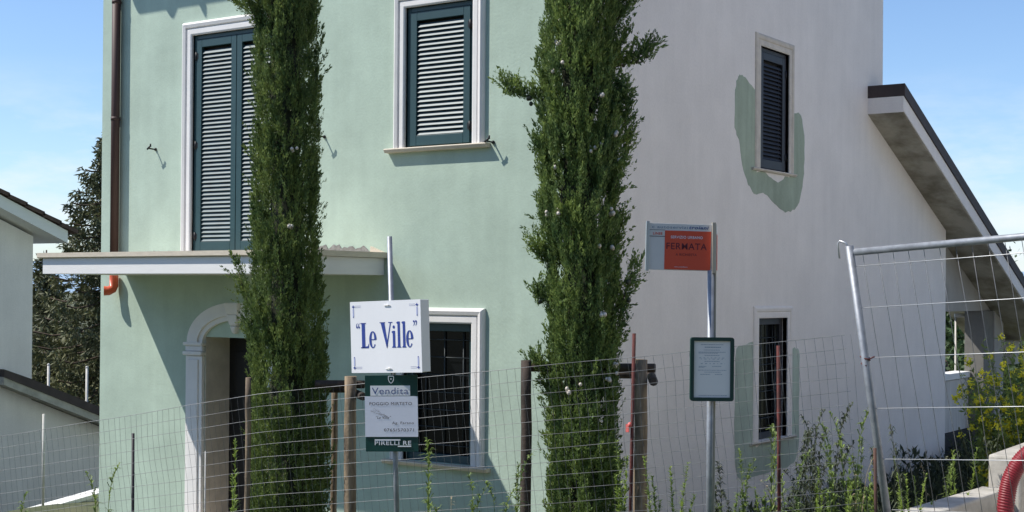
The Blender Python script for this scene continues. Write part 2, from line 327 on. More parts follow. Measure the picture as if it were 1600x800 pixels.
# rough mortar left along the canopy joint
def rough_strip(name, mat, u0, u1, z0, zmax, n, frame, seed, parent):
    rnd = random.Random(seed); pts = [(u0, z0)]; 
    top = []
    for i in range(n+1):
        t = i/n; env = min(1, 6*t, 6*(1-t)); top.append((u0+(u1-u0)*t, z0+0.004+(zmax-z0)*env*rnd.uniform(0.35, 1)))
    pts = [(u0, z0), (u1, z0)]+top[::-1]
    m = MB(); k = len(pts); m.add([frame(p[0], 0.010, p[1]) for p in pts]+[frame(p[0], -0.01, p[1]) for p in pts], [tuple(range(k)), tuple(range(k, 2*k))[::-1]]+[(i, (i+1) % k, k+(i+1) % k, k+i) for i in range(k)])
    return vp(m.build(name, mat, parent))
rough_strip('mortar_patch', M['mortar'], -6.02, -5.25, 1.974, 2.02, 22, FR, 3, villa)
rough_strip('mortar_patch', M['mortar'], -3.25, -2.45, 1.974, 2.06, 22, FR, 5, villa)
c = MB(); c.prism([(-2.45, 1.974), (-2.28, 1.974), (-2.45, 2.035)], 'y', -0.03, 0.0)
vp(c.build('mortar_wedge', M['travertine'], villa))
# ---- surrounds, sills
def surround(name, frame, u0, u1, z0, z1, wd, mat, depth, proj):
    """mitred three-sided moulding round an opening: stepped profile, open at the bottom"""
    prof = [(0.0, -depth), (0.0, proj*0.55), (wd*0.10, proj*0.75), (wd*0.42, proj*0.75), (wd*0.50, proj*0.45), (wd*0.58, proj*0.95), (wd*0.80, proj*1.15), (wd*0.92, proj*0.9), (wd, proj*0.35), (wd, -0.002)]
    path = [((u0, z0), (-1, 0)), ((u0, z1), (-1, 1)), ((u1, z1), (1, 1)), ((u1, z0), (1, 0))]
    m = MB(); rows = []
    for (u, z), (du, dz) in path: rows.append([m.bm.verts.new(frame(u+du*a, n, z+dz*a)) for a, n in prof])
    for i in range(3):
        for k in range(len(prof)-1): m.bm.faces.new((rows[i][k], rows[i][k+1], rows[i+1][k+1], rows[i+1][k]))
    return vp(m.build(name, mat, villa))
def fbox(m, frame, u0, u1, n0, n1, z0, z1):
    a = frame(u0, n0, z0); b = frame(u1, n1, z1)
    m.box(min(a[0], b[0]), max(a[0], b[0]), min(a[1], b[1]), max(a[1], b[1]), z0, z1); return m
def sill(frame, u0, u1, z, p, mat, th=0.045):
    m = MB(); q = [(-0.10, z), (p, z-0.004), (p+0.004, z-0.014), (p-0.012, z-th), (-0.10, z-th)]
    k = len(q); m.add([frame(u0, n, zz) for n, zz in q]+[frame(u1, n, zz) for n, zz in q], [tuple(range(k)), tuple(range(k, 2*k))[::-1]]+[(i, (i+1) % k, k+(i+1) % k, k+i) for i in range(k)])
    return vp(m.build('window_sill', mat, villa, bevel=0.003))
surround('window_surround', FR, -2.03, -1.20, 3.0, 4.38, 0.135, M['trim'], 0.05, 0.045)
surround('door_surround', FR, -5.06, -3.72, 1.974, 4.40, 0.150, M['trim'], 0.05, 0.045)
surround('window_surround', FR, -2.03, -1.19, -0.07, 1.28, 0.150, M['trim'], 0.05, 0.045)
surround('window_surround', SI, 3.80, 4.58, 3.0, 4.38, 0.135, M['cream'], 0.05, 0.022)
surround('window_surround', SI, 3.79, 4.57, -0.07, 1.31, 0.135, M['grey'], 0.05, 0.022)
sill(FR, -2.25, -1.00, 3.0, 0.075, M['travertine']); sill(FR, -2.25, -0.97, -0.07, 0.075, M['travertine'])
sill(SI, 3.58, 4.77, 3.0, 0.035, M['cream'], 0.035); sill(SI, 3.57, 4.80, -0.07, 0.04, M['cream'], 0.035)
# ---- louvred shutters
def shutter(frame, u0, u1, z0, z1, mat, smat, leaves, n_out, pitch=0.046, ang=33, hinge_right=True, label=None):
    """fixed frame, leaf or leaves with sloping slats"""
    f = MB(); t = 0.045; n0, n1 = n_out-0.04, n_out
    fbox(f, frame, u0, u0+t, n0, n1, z0, z1); fbox(f, frame, u1-t, u1, n0, n1, z0, z1); fbox(f, frame, u0+t, u1-t, n0, n1, z1-t, z1)
    fr = vp(f.build('shutter_frame', mat, villa, bevel=0.004))
    wl = (u1-u0-2*t)/leaves; st = 0.078
    for i in range(leaves):
        a, b = u0+t+wl*i+0.004, u0+t+wl*(i+1)-0.004; c0, c1 = z0+0.012, z1-t-0.005
        l = MB(); m0, m1 = n_out-0.035, n_out+0.012
        fbox(l, frame, a, a+st, m0, m1, c0, c1); fbox(l, frame, b-st, b, m0, m1, c0, c1)
        fbox(l, frame, a+st, b-st, m0, m1, c1-0.085, c1); fbox(l, frame, a+st, b-st, m0, m1, c0, c0+0.10)
        leaf = vp(l.build('shutter_leaf', mat, villa, bevel=0.004))
        if label: leaf['label'] = label
        s = MB(); z = c0+0.10+pitch*0.5; ca, sa = math.cos(R(ang)), math.sin(R(ang))
        while z < c1-0.085-pitch*0.3:
            # slat: outer edge low, inner edge high; face normal tilted ang above the horizontal
            hw, ht = 0.023, 0.0035; mid = (m0+m1)/2
            cs = []
            for e, q in ((-1, -1), (1, -1), (1, 1), (-1, 1)):
                dn = -e*hw*sa+q*ht*ca; dz = e*hw*ca+q*ht*sa
                cs.append((mid+dn, z+dz))
            s.add([frame(a+st+0.001, n, zz) for n, zz in cs]+[frame(b-st-0.001, n, zz) for n, zz in cs], [(0, 1, 2, 3), (7, 6, 5, 4), (0, 4, 5, 1), (1, 5, 6, 2), (2, 6, 7, 3), (3, 7, 4, 0)])
            z += pitch
        s.build('louvre_slats', smat, leaf)
        bk = MB(); fbox(bk, frame, a+st*0.5, b-st*0.5, m0-0.03, m0-0.025, c0+0.05, c1-0.05); bk.build('dark_backing', M['dark'], leaf)  # dark sheet behind the slats stands for the unlit room
        he = (b+0.004) if (i == leaves-1 and hinge_right) else (a-0.006)
        for zz in (c0+0.16, (c0+c1)/2, c1-0.18):
            if leaves == 1 and zz == (c0+c1)/2: continue
            h = MB(); p0 = frame(he, n_out+0.014, zz-0.045); p1 = frame(he, n_out+0.014, zz+0.045); h.tube([p0, p1], 0.011, 8)
            fbox(h, frame, he-0.03, he+0.03, n_out+0.006, n_out+0.014, zz-0.03, zz+0.03)
            h.build('hinge', M['iron'], leaf)
shutter(FR, -2.028, -1.202, 3.003, 4.378, M['teal'], M['slat'], 1, -0.015)
shutter(FR, -5.058, -3.722, 2.003, 4.398, M['teal'], M['slat'], 2, -0.015)
shutter(SI, 3.802, 4.578, 3.003, 4.378, M['dark_shutter'], M['dark_shutter'], 1, -0.03, label='dark louvred shutter of the side window')
# ---- glazed lower windows with grilles
def window(frame, u0, u1, z0, z1, wide, nu, nz, mat):
    m = MB(); t = 0.075; a, b = -0.10, -0.055
    fbox(m, frame, u0, u0+t, a, b, z0, z1); fbox(m, frame, u1-t, u1, a, b, z0, z1); fbox(m, frame, u0+t, u1-t, a, b, z1-t, z1); fbox(m, frame, u0+t, u1-t, a, b, z0, z0+t)
    wd = vp(m.build('window_frame', mat, villa, bevel=0.004))
    m = MB(); fbox(m, frame, u0+t-0.01, u1-t+0.01, a-0.035, a-0.025, z0+t-0.01, z1-t+0.01); m.build('window_pane', M['glass'], wd)
    g_ = MB()
    for i in range(nu): uu = u0+t+(u1-u0-2*t)*(i+0.5)/nu; g_.tube([frame(uu, -0.112, z0+t), frame(uu, -0.112, z1-t)], 0.006, 6)
    for j in range(nz): zz = z0+t+(z1-z0-2*t)*(j+0.5)/nz; g_.tube([frame(u0+t, -0.102, zz), frame(u1-t, -0.102, zz)], 0.005, 6)
    g_.build('grille', M['grille'], wd)
window(FR, -2.028, -1.192, -0.068, 1.278, 0.08, 3, 7, M['teal'])
window(SI, 3.792, 4.568, -0.068, 1.308, 0.08, 4, 4, M['dark_shutter'])
# ---- arched doorway
dw = MB(); CX = -4.35
def arch(m, ao, bo, ai, bi, n0, n1, z0, seg=28):
    P = []
    for i in range(seg+1):
        t = math.pi*i/seg; P.append(((CX-ao*math.cos(t), z0+bo*math.sin(t)), (CX-ai*math.cos(t), z0+bi*math.sin(t))))
    for i in range(seg):
        (o0, i0), (o1, i1) = P[i], P[i+1]
        q = [o0, o1, i1, i0]
        m.add([FR(p[0], n1, p[1]) for p in q]+[FR(p[0], n0, p[1]) for p in q], [(0, 1, 2, 3), (0, 4, 5, 1), (2, 6, 7, 3)]+([(3, 7, 4, 0)] if i == 0 else [])+([(1, 5, 6, 2)] if i == seg-1 else []))
arch(dw, 0.72, 0.44, 0.60, 0.345, 0.0, 0.055, 1.01); arch(dw, 0.655, 0.39, 0.49, 0.245, 0.0, 0.040, 1.01); arch(dw, 0.60, 0.345, 0.55, 0.30, 0.0, 0.062, 1.01)
ar = vp(dw.build('door_arch', M['trim'], villa))
k = MB(); kz = [(1.45, 0.115), (1.32, 0.085), (1.20, 0.05), (1.115, 0.02)]
for i in range(3):
    (za, wa), (zb, wb) = kz[i], kz[i+1]; d0, d1 = 0.10-0.015*i, 0.085-0.015*i
    k.add([FR(CX-wa, 0, za), FR(CX+wa, 0, za), FR(CX+wa, d0, za), FR(CX-wa, d0, za), FR(CX-wb, 0, zb), FR(CX+wb, 0, zb), FR(CX+wb, d1, zb), FR(CX-wb, d1, zb)], [(0, 1, 2, 3), (7, 6, 5, 4), (3, 2, 6, 7), (0, 3, 7, 4), (1, 5, 6, 2)])
k.build('keystone', M['trim'], ar, bevel=0.02)
for s_ in (-1, 1):
    p = MB(); xa, xb = sorted((CX+s_*0.485, CX+s_*0.745)); 
    fbox(p, FR, xa, xb, 0, 0.045, ZB+0.4, 0.86); fbox(p, FR, xa+0.05, xb-0.05, 0.045, 0.062, ZB+0.6, 0.82)
    pl = vp(p.build('pilaster', M['trim'], villa, bevel=0.008))
    p = MB(); fbox(p, FR, xa-0.02, xb+0.02, 0, 0.075, 0.97, 1.01); fbox(p, FR, xa-0.004, xb+0.004, 0, 0.05, 0.91, 0.97); fbox(p, FR, xa-0.02, xb+0.02, 0, 0.08, 0.865, 0.91)
    p.build('capital', M['trim'], pl, bevel=0.012)
for s_ in (-1, 1):
    p = MB(); x_ = CX+s_*0.48; p.box(min(x_, x_-s_*0.012), max(x_, x_-s_*0.012), -0.001, 0.352, ZB+0.4, 1.069); vp(p.build('door_jamb', M['cream'], villa))
p = MB(); p.box(-4.83, -3.87, 0.355, 0.40, ZB+0.4, 1.07)
dr = vp(p.build('door', M['door'], villa));  # near-black leaf stands in for the dark open interior
p = MB(); p.box(-4.72, -4.38, 0.34, 0.356, -0.2, 0.9); p.box(-4.30, -3.97, 0.34, 0.356, -0.2, 0.9); p.build('door_panel', M['door'], dr, bevel=0.006)
p = MB(); p.box(-5.0, -3.7, -0.5, 0.34, -1.3, -1.06); vp(p.build('doorstep', M['travertine'], villa))
# ---- downpipe and orange elbow
px, py = -6.28, -0.064
p = MB(); p.tube([(px-0.12, -0.74, 6.40), (px-0.12, -0.70, 6.2), (px, py, 5.75), (px, py, 5.5)], 0.05, 14); p.tube([(px, py, 5.5), (px, py, 1.974)], 0.05, 14)
dp = vp(p.build('downpipe', M['pipe'], villa))
for z in (4.9, 3.55):
    p = MB(); p.tube([(px, py, z-0.02), (px, py, z+0.02)], 0.054, 14); p.box(px-0.01, px+0.01, -0.04, 0.0, z-0.01, z+0.01)
    p.build('pipe_clip', M['pipe'], dp)
p = MB(); p.tube([(px, py, 1.745), (px, py, 1.62), (px-0.004, py-0.015, 1.59), (px-0.03, py-0.05, 1.565), (px-0.065, py-0.09, 1.565)], [0.050, 0.050, 0.052, 0.053, 0.055], 16, caps=False)
p.build('drain_elbow', M['orange'], dp, recalc=True)
p = MB(); p.tube([(px-0.058, py-0.082, 1.565), (px-0.060, py-0.084, 1.565)], 0.050, 16); p.build('elbow_inside', material('orange_shaded', (0.35, 0.03, 0.015), 0.6), dp)  # darker disc paints in the shade inside the elbow mouth
# ---- iron shutter stays
def stay(x, z):
    p = MB(); p.tube([FR(x, -0.01, z), FR(x, 0.045, z), FR(x-0.01, 0.095, z+0.005)], 0.008, 8); p.tube([FR(x-0.03, 0.10, z-0.005), FR(x-0.01, 0.10, z+0.01), FR(x+0.022, 0.10, z+0.03)], 0.010, 8)
    p.tube([FR(x+0.018, 0.095, z+0.02), FR(x+0.022, 0.10, z+0.055)], 0.009, 8); p.ball(FR(x, 0.006, z), 0.018, 8, 5)
    return vp(p.build('shutter_stay', M['iron'], villa))
stay(-5.66, 3.17); stay(-3.10, 3.17); stay(-0.965, 3.0)
# ---- sage paint patches round the side windows
def blob(name, pts, seed, frame=SI, jit=0.012, n_out=0.003, mat=None):
    rnd = random.Random(seed); out = []; n = len(pts)
    for i in range(n):
        p0, p1, p2, p3 = [Vector((*pts[(i+j-1) % n], 0)) for j in range(4)]
        for t in (0, 0.25, 0.5, 0.75):
            q = 0.5*((2*p1)+(-p0+p2)*t+(2*p0-5*p1+4*p2-p3)*t*t+(-p0+3*p1-3*p2+p3)*t**3)
            out.append((q.x+rnd.uniform(-jit, jit), q.y+rnd.uniform(-jit, jit)))
    k = len(out); m = MB(); m.add([frame(a, n_out, b) for a, b in out]+[frame(a, -0.001, b) for a, b in out], [tuple(range(k))]+[(i, (i+1) % k, k+(i+1) % k, k+i) for i in range(k)])
    return vp(m.build(name, mat or M['patch'], villa))
blob('paint_patch', [(3.20, 3.9), (3.30, 3.99), (3.45, 3.95), (3.70, 3.80), (3.70, 3.3), (3.70, 2.97), (3.85, 2.968), (4.05, 2.93), (4.3, 2.87), (4.5, 2.95), (4.68, 2.97), (4.68, 3.1), (4.68, 3.6), (4.86, 3.74), (5.0, 3.62), (5.05, 3.3), (5.02, 2.95), (4.9, 2.68), (4.72, 2.57), (4.45, 2.55), (4.2, 2.62), (3.95, 2.72), (3.72, 2.70), (3.5, 2.80), (3.36, 3.0), (3.28, 3.25), (3.16, 3.4), (3.16, 3.7)], 1)
blob('paint_patch', [(3.22, 0.95), (3.4, 1.02), (3.70, 1.0), (3.70, 0.5), (3.70, -0.09), (4.0, -0.09), (4.5, -0.09), (4.68, -0.08), (4.68, 0.5), (4.68, 0.9), (4.84, 0.94), (4.94, 0.85), (4.93, 0.3), (4.93, -0.25), (4.7, -0.42), (4.2, -0.44), (3.7, -0.46), (3.3, -0.42), (3.2, -0.1), (3.22, 0.5)], 2, mat=M['patch_pale'])
# ---- lean-to roof over the side porch
YA, ZA = 7.13, 3.955; SL = (1.45-3.955)/(12.92-7.13); YE = 14.45
def zl(y): return ZA+SL*(y-YA)
m = MB(); m.prism([(YA, ZA), (YE, zl(YE)), (YE, zl(YE)+0.23), (YA, ZA+0.215)], 'x', -0.9, 0.47)
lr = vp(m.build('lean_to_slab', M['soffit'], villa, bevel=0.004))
m = MB(); m.box(0.471, 0.476, YA, YA+0.001, ZA, ZA); 
m = MB(); m.prism([(YA-0.012, ZA+0.217), (YE, zl(YE)+0.232), (YE, zl(YE)+0.40), (YA-0.012, ZA+0.375)], 'x', -0.9, 0.50)
m.build('roof_covering', M['roof'], lr)
m = MB(); m.prism([(7.68, zl(7.68)+0.02), (10.36, zl(10.36)+0.02), (10.36, zl(10.36)+0.35), (7.68, zl(7.68)+0.35)], 'x', W0, -0.901); m.build('inner_slab', M['roof'], lr)
m = MB(); m.prism([(YA-0.006, ZA+0.02), (YE, zl(YE)+0.02), (YE, zl(YE)+0.226), (YA-0.006, ZA+0.212)], 'x', 0.471, 0.482)
m.prism([(0.0, ZA+0.005), (0.481, ZA+0.005), (0.481, ZA+0.212), (0.0, ZA+0.212)], 'y', YA-0.012, YA-0.001)
m.build('slab_edge', M['grey'], lr)
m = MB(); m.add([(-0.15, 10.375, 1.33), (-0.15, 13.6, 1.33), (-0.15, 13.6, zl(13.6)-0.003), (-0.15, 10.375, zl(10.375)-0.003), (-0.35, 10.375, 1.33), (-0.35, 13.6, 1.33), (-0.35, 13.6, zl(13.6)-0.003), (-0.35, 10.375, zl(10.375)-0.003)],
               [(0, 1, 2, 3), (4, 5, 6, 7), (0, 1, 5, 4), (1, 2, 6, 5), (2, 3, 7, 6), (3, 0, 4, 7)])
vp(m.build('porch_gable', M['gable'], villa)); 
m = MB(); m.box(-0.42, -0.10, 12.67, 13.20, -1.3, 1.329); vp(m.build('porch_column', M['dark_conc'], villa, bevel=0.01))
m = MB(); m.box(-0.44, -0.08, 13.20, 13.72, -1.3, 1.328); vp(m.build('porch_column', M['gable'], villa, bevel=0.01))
m = MB(); m.box(-0.42, 0, 14.1, 14.4, 0.9, zl(14.4)-0.01+0.12) if zl(14.4) > 0.9 else m.box(-0.42, 0, 14.1, 14.4, 0.4, zl(14.4)-0.01); vp(m.build('porch_beam', M['concrete'], villa))
# low parapet in the porch
pw = empty('parapet_wall', (-0.45, 11.5, -0.6), label='low pale concrete parapet wall in the side porch beyond the villa corner', cat='wall')
m = MB(); m.box(-0.1, 0.1, -1.05, 1.16, 0, 0.82); m.build('wall_body', M['board_conc'], pw)
m = MB(); m.box(-0.13, 0.13, -1.05, 1.16, 0.83, 0.93); m.build('wall_coping', M['fascia'], pw, bevel=0.006)
m = MB(); m.box(-0.16, 0.16, -1.05, 1.16, -0.35, -0.01); m.build('wall_base_dark', M['dark'], pw)  # dark block filling the dark area below the wall

# ------------------------------------------------------------------ neighbour house down the hill
nb = empty('neighbour_house', (-13, 0, -5.2), label='pale grey plaster house at the left edge with tiled roof and white verge', cat='house')
def np_(o): o.location = (13, 0, 5.2); return o
XN = -13.0
def ztop(y): return 2.86-0.404*(y-2.9)
m = MB(); m.prism([(-9, -5.6), (3.82, -5.6), (3.82, ztop(3.82)-0.05), (-1.6, ztop(-1.6)-0.05), (-9, ztop(-1.6)-0.05-0.404*7.4)], 'x', XN-8, XN)
np_(m.build('wall', M['far_grey'], nb))
m = MB(); m.prism([(-1.6, ztop(-1.6)), (4.20, ztop(4.20)), (4.20, ztop(4.20)+0.20), (-1.6, ztop(-1.6)+0.20)], 'x', XN-8.4, XN+0.4)
m.prism([(-1.61, ztop(-1.6)), (-9.5, ztop(-1.6)-0.404*7.9), (-9.5, ztop(-1.6)-0.404*7.9+0.2), (-1.61, ztop(-1.6)+0.20)], 'x', XN-8.4, XN+0.4)
np_(m.build('roof_slab', M['fascia'], nb))
m = MB(); yy = -1.6
while yy < 4.25:     # overlapping courses of tiles seen on the verge
    z_ = ztop(yy)+0.21; m.prism([(yy, z_), (yy+0.36, z_-0.404*0.36+0.02), (yy+0.36, z_-0.404*0.36+0.085), (yy, z_+0.06)], 'x', XN-8.45, XN+0.45); yy += 0.33
np_(m.build('roof_tiles', M['tile'], nb))
def zl2(y): return 0.17-0.392*(y-3.11)
m = MB(); m.prism([(3.11, zl2(3.11)-0.13), (9.0, zl2(9.0)-0.13), (9.0, zl2(9.0)-0.005), (3.11, zl2(3.11)-0.005)], 'x', XN-7.9, XN+0.25)
np_(m.build('lean_to_slab', M['concrete'], nb))
m = MB(); m.prism([(3.10, zl2(3.11)), (9.0, zl2(9.0)), (9.0, zl2(9.0)+0.14), (3.6, zl2(3.6)+0.14), (3.10, zl2(3.11)+0.12)], 'x', XN-7.9, XN+0.27)
np_(m.build('lean_to_covering', M['roof'], nb))
m = MB(); m.prism([(3.821, -5.6), (8.6, -5.6), (8.6, zl2(8.6)-0.14), (3.821, zl2(3.83)-0.14)], 'x', XN-7.5, XN)
np_(m.build('lean_to_wall', M['far_grey'], nb))
# unseen villa and pale drive added to bounce light onto the grey side wall
nv = empty('villa', (11.6, 3.6, -0.6), label='unseen villa added beyond the right edge to bounce light', cat='house')
m = MB(); m.box(-3.9, 3.3, -4.6, 5.4, -0.6, 7.2); m.build('walls', M['bounce_wall'], nv)
m = MB(); m.prism([(-5.2, 7.2), (-5.2, 7.35), (0.4, 8.8), (6.0, 7.35), (6.0, 7.2)], 'x', -4.2, 3.8); m.build('roof', M['tile'], nv)
for y_ in (-1.6, 1.6):
    for z_ in (1.2, 4.3): m = MB(); m.box(-3.94, -3.901, y_-0.45, y_+0.45, z_, z_+1.4); m.build('shutter', M['teal'], nv)
dv = MB(); rows_ = []
for y_ in np.arange(-3.0, 15.1, 0.5): rows_.append([dv.bm.verts.new((x_, y_, max(terrain(x_, y_), terrain(x_, y_+0.25), terrain(x_, y_-0.25))+0.04)) for x_ in np.arange(3.9, 7.8, 0.25)])
for a_, b_ in zip(rows_, rows_[1:]):
    for i in range(len(a_)-1): dv.bm.faces.new((a_[i], a_[i+1], b_[i+1], b_[i]))
dv.build('bounce_drive', M['pale_conc'], kind='structure')  # unseen pale drive, added to throw light on the side wall
# retaining wall of the villa plot, seen at the lower left
rw = empty('retaining_wall', (-8, 0, -2.5), label='low pale plastered retaining wall with sloping top at the lower left of the photo', cat='wall')
zt = lambda y: -1.185+0.118*(y-0.0)
m = MB(); m.prism([(-5, -2.2), (7, -2.2), (7, zt(7)-0.04), (-5, zt(-5)-0.04)], 'x', -0.18, 0); o = m.build('wall_body', M['fascia'], rw); o.location.z = 2.5
m = MB(); m.prism([(-5, zt(-5)-0.038), (7, zt(7)-0.038), (7, zt(7)+0.01), (-5, zt(-5)+0.01)], 'x', -0.22, 0.03); o = m.build('wall_coping', M['fascia'], rw); o.location.z = 2.5
# ------------------------------------------------------------------ boundary wall, lower right
bw = empty('boundary_wall', (3.37, 0, -1.2), label='low rough concrete boundary wall with a raised step at the lower right', cat='wall')
m = MB(); m.prism([(3.10, -3.2), (3.45, -3.2), (3.545, 0.93), (3.33, 0.93)], 'z', -1.3, 0.02); o = m.build('lower_run', M['concrete'], bw, bevel=0.02); o.location = (-3.37, 0, 1.2)
m = MB(); m.prism([(3.385, 0.94), (3.66, 0.90), (3.50, 5.0), (3.26, 5.0)], 'z', -1.3, 0.285); o = m.build('raised_run', M['concrete'], bw, bevel=0.02); o.location = (-3.37, 0, 1.2)
# red corrugated conduit arching in front of it
cp = empty('corrugated_conduit', (4.27, -1.7, -0.1), label='red corrugated plastic conduit bent in an arch at the lower right corner', cat='pipe')
P = [Vector(q) for q in ((4.262, -1.72, -0.15), (4.262, -1.715, 0.10), (4.27, -1.708, 0.30), (4.295, -1.69, 0.44), (4.36, -1.648, 0.565), (4.46, -1.58, 0.645), (4.60, -1.48, 0.66), (4.75, -1.38, 0.60), (4.86, -1.30, 0.46), (4.92, -1.26, 0.25), (4.93, -1.25, 0.0), (4.93, -1.25, -0.15))]
def spline(P, n):
    out = []
    for i in range(len(P)-1):
        a, b, c_, d = P[max(i-1, 0)], P[i], P[i+1], P[min(i+2, len(P)-1)]
        for j in range(n):
            t = j/n; out.append(0.5*((2*b)+(-a+c_)*t+(2*a-5*b+4*c_-d)*t*t+(-a+3*b-3*c_+d)*t**3))
    return out+[P[-1]]
S_ = spline(P, 40); m = MB(); m.tube(S_, [0.053+(0.0022 if i % 4 < 2 else -0.0022) for i in range(len(S_))], 18); o = m.build('conduit', M['corrug'], cp); o.location = (-4.27, 1.7, 0.1)

# ------------------------------------------------------------------ cypress trees and their stake frames
def unit(v): return v/np.maximum(np.linalg.norm(v, axis=-1, keepdims=True), 1e-9)
def sprays(base, dirn, length, width, nleaf, leaf, rng):
    """plumes: each base point carries nleaf small leaf quads along dirn"""
    n = len(base); t = rng.random((n, nleaf))**0.9
    up = unit(dirn); rnd = rng.normal(size=(n, nleaf, 3)); off = unit(rnd)*(width[:, None]*(1-0.75*t)*rng.random((n, nleaf))**0.5)[..., None]
    c = base[:, None]+up[:, None]*(t*length[:, None])[..., None]+off
    d = unit(up[:, None]*1.0+unit(off)*0.42+rng.normal(size=(n, nleaf, 3))*0.16)
    side = unit(np.cross(d, rng.normal(size=(n, nleaf, 3))))
    sc = 0.65+0.75*rng.random((n, 1, 1)); ll = leaf[0]*sc*(0.6+0.8*rng.random((n, nleaf, 1))); lw = leaf[1]*sc*(0.6+0.8*rng.random((n, nleaf, 1)))
    q = np.stack([c-side*lw*0.5, c+d*ll*0.5-side*lw*0.62, c+d*ll, c+d*ll*0.45+side*lw*0.62], axis=2)
    return q.reshape(-1, 4, 3)
def lump(phi, z, ph):
    return (np.sin(phi*2+z*2.3+ph)*0.35+np.sin(phi*3-z*3.7+ph*2)*0.3+np.sin(phi*5+z*7.1+ph*3)*0.25+np.sin(phi*4-z*11.3+ph)*0.25)
def cypress(loc, prof, seed, mat, label, nclump, branches, ncone, rough, nlit=60):
    """prof: list of (height, radius, xshift)"""
    rng = np.random.default_rng(seed); T = empty('cypress_tree', loc, label=label, cat='tree', group='columnar cypress trees by the fence')
    hs, rs, xsft = [np.array(a) for a in zip(*prof)]; H = hs[-1]
    m = MB(); m.tube([(xsft[0], 0, -0.3), (0, 0, H*0.3), (0, 0, H*0.9)], [0.075, 0.05, 0.012], 10); m.build('trunk', M['bark'], T)
    zc = rng.random(nclump)*H; rr = np.interp(zc, hs, rs)
    pq = rng.random(nclump)*2*np.pi; cav = np.sin(pq*4+zc*3.1+seed)*np.sin(pq*3-zc*5.3+seed*2)+0.5*np.sin(pq*7+zc*8.7)
    keep = (rng.random(nclump) < (0.35+0.65*rr/rs.max())) & (rng.random(nclump) < np.clip(0.78+cav*0.62, 0.12, 1.0)); phi = pq[keep]; zc = zc[keep]; rr = rr[keep]; n = len(zc)
    u_ = rng.random(n); fr = np.where(u_ < 0.80, 0.78+0.22*rng.random(n), 0.50+0.35*rng.random(n))
    lm = lump(phi, zc, seed); R_ = rr*fr*(1+rough*lm)
    sh = np.interp(zc, hs, xsft)
    rad = np.stack([np.cos(phi), np.sin(phi), np.zeros(n)], 1)
    base = rad*R_[:, None]; base[:, 0] += sh*0.8215; base[:, 1] += sh*0.5701; base[:, 2] = zc
    tilt = 0.10+0.16*rng.random(n)+np.where(rng.random(n) < 0.03, 0.4, 0)
    dirn = unit(rad*tilt[:, None]+np.array([0, 0, 1.0])+rng.normal(size=(n, 3))*0.12)
    ln = 0.10+0.15*rng.random(n); wd = 0.016+0.018*rng.random(n)
    Q = [sprays(base, dirn, ln, wd, 44, (0.026, 0.0072), rng)]
    # side branches leaving the column
    cone_pts = []
    for (z0, ang, out, up, cnt) in branches:
        a = np.array([math.cos(ang), math.sin(ang), 0]); r0 = float(np.interp(z0, hs, rs))*0.5; sx = float(np.interp(z0, hs, xsft))
        p0 = np.array([sx*0.8215, sx*0.5701, z0])+a*r0; p1 = p0+a*out*0.75+np.array([0, 0, up*0.25]); p2 = p0+a*out+np.array([0, 0, up])
        ts = np.linspace(0, 1, cnt); pts = ((1-ts)**2)[:, None]*p0+(2*ts*(1-ts))[:, None]*p1+(ts**2)[:, None]*p2
        tubes = MB(); tubes.tube([tuple(p) for p in pts[::max(1, cnt//8)]], 0.006, 5, smooth=True); tubes.build('branch', M['bark'], T)
        k = 5; b = np.repeat(pts[cnt//5:], k, 0)+rng.normal(size=((cnt-cnt//5)*k, 3))*np.array([0.020, 0.020, 0.030])
        dd = unit(np.tile(a*0.35+np.array([0, 0, 1.0]), (len(b), 1))+rng.normal(size=(len(b), 3))*0.4)
        Q.append(sprays(b, dd, 0.06+0.10*rng.random(len(b)), 0.009+0.01*rng.random(len(b)), 22, (0.022, 0.0075), rng))
        cone_pts += [tuple(pts[i]+rng.normal(size=3)*0.02-np.array([0, 0, 0.02])) for i in rng.integers(cnt//3, cnt, 3)] if ncone > 8 else []
    raw_mesh('crown', np.concatenate(Q), 4, mat, T)
    # fresh upright shoots standing proud, sunlight put into their brighter colour
    n2 = nlit; z2_ = rng.random(n2)*H*0.85; p2_ = rng.random(n2)*6.283; r2_ = np.interp(z2_, hs, rs)*(1.02+rough*lump(p2_, z2_, seed)); s2_ = np.interp(z2_, hs, xsft)
    b2 = np.stack([np.cos(p2_)*r2_+s2_*0.8215, np.sin(p2_)*r2_+s2_*0.5701, z2_], 1); bb = np.repeat(b2, 5, 0)+np.stack([rng.normal(size=n2*5)*0.018, rng.normal(size=n2*5)*0.018, rng.random(n2*5)*0.16], 1)
    raw_mesh('lit_shoots', sprays(bb, unit(np.repeat(np.stack([np.cos(p2_), np.sin(p2_), 5+0*p2_], 1), 5, 0)+rng.normal(size=(n2*5, 3))*0.8), 0.07+0.06*rng.random(n2*5), 0.014+0*rng.random(n2*5), 26, (0.024, 0.008), rng), 4, M['lit'], T)
    # added dark core closing the gaps, inner shade put into its colour
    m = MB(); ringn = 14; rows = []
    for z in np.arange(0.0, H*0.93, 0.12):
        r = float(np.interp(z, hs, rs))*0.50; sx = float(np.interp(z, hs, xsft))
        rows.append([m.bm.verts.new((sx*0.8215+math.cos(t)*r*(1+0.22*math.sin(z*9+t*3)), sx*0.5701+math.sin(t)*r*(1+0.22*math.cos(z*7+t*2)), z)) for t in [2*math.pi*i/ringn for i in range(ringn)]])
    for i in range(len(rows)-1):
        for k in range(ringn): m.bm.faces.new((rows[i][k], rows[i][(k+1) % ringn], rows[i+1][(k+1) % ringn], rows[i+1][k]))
    m.build('dark_core', M['core'], T)
    # round seed cones
    rnd = random.Random(seed); proto = [None, None]
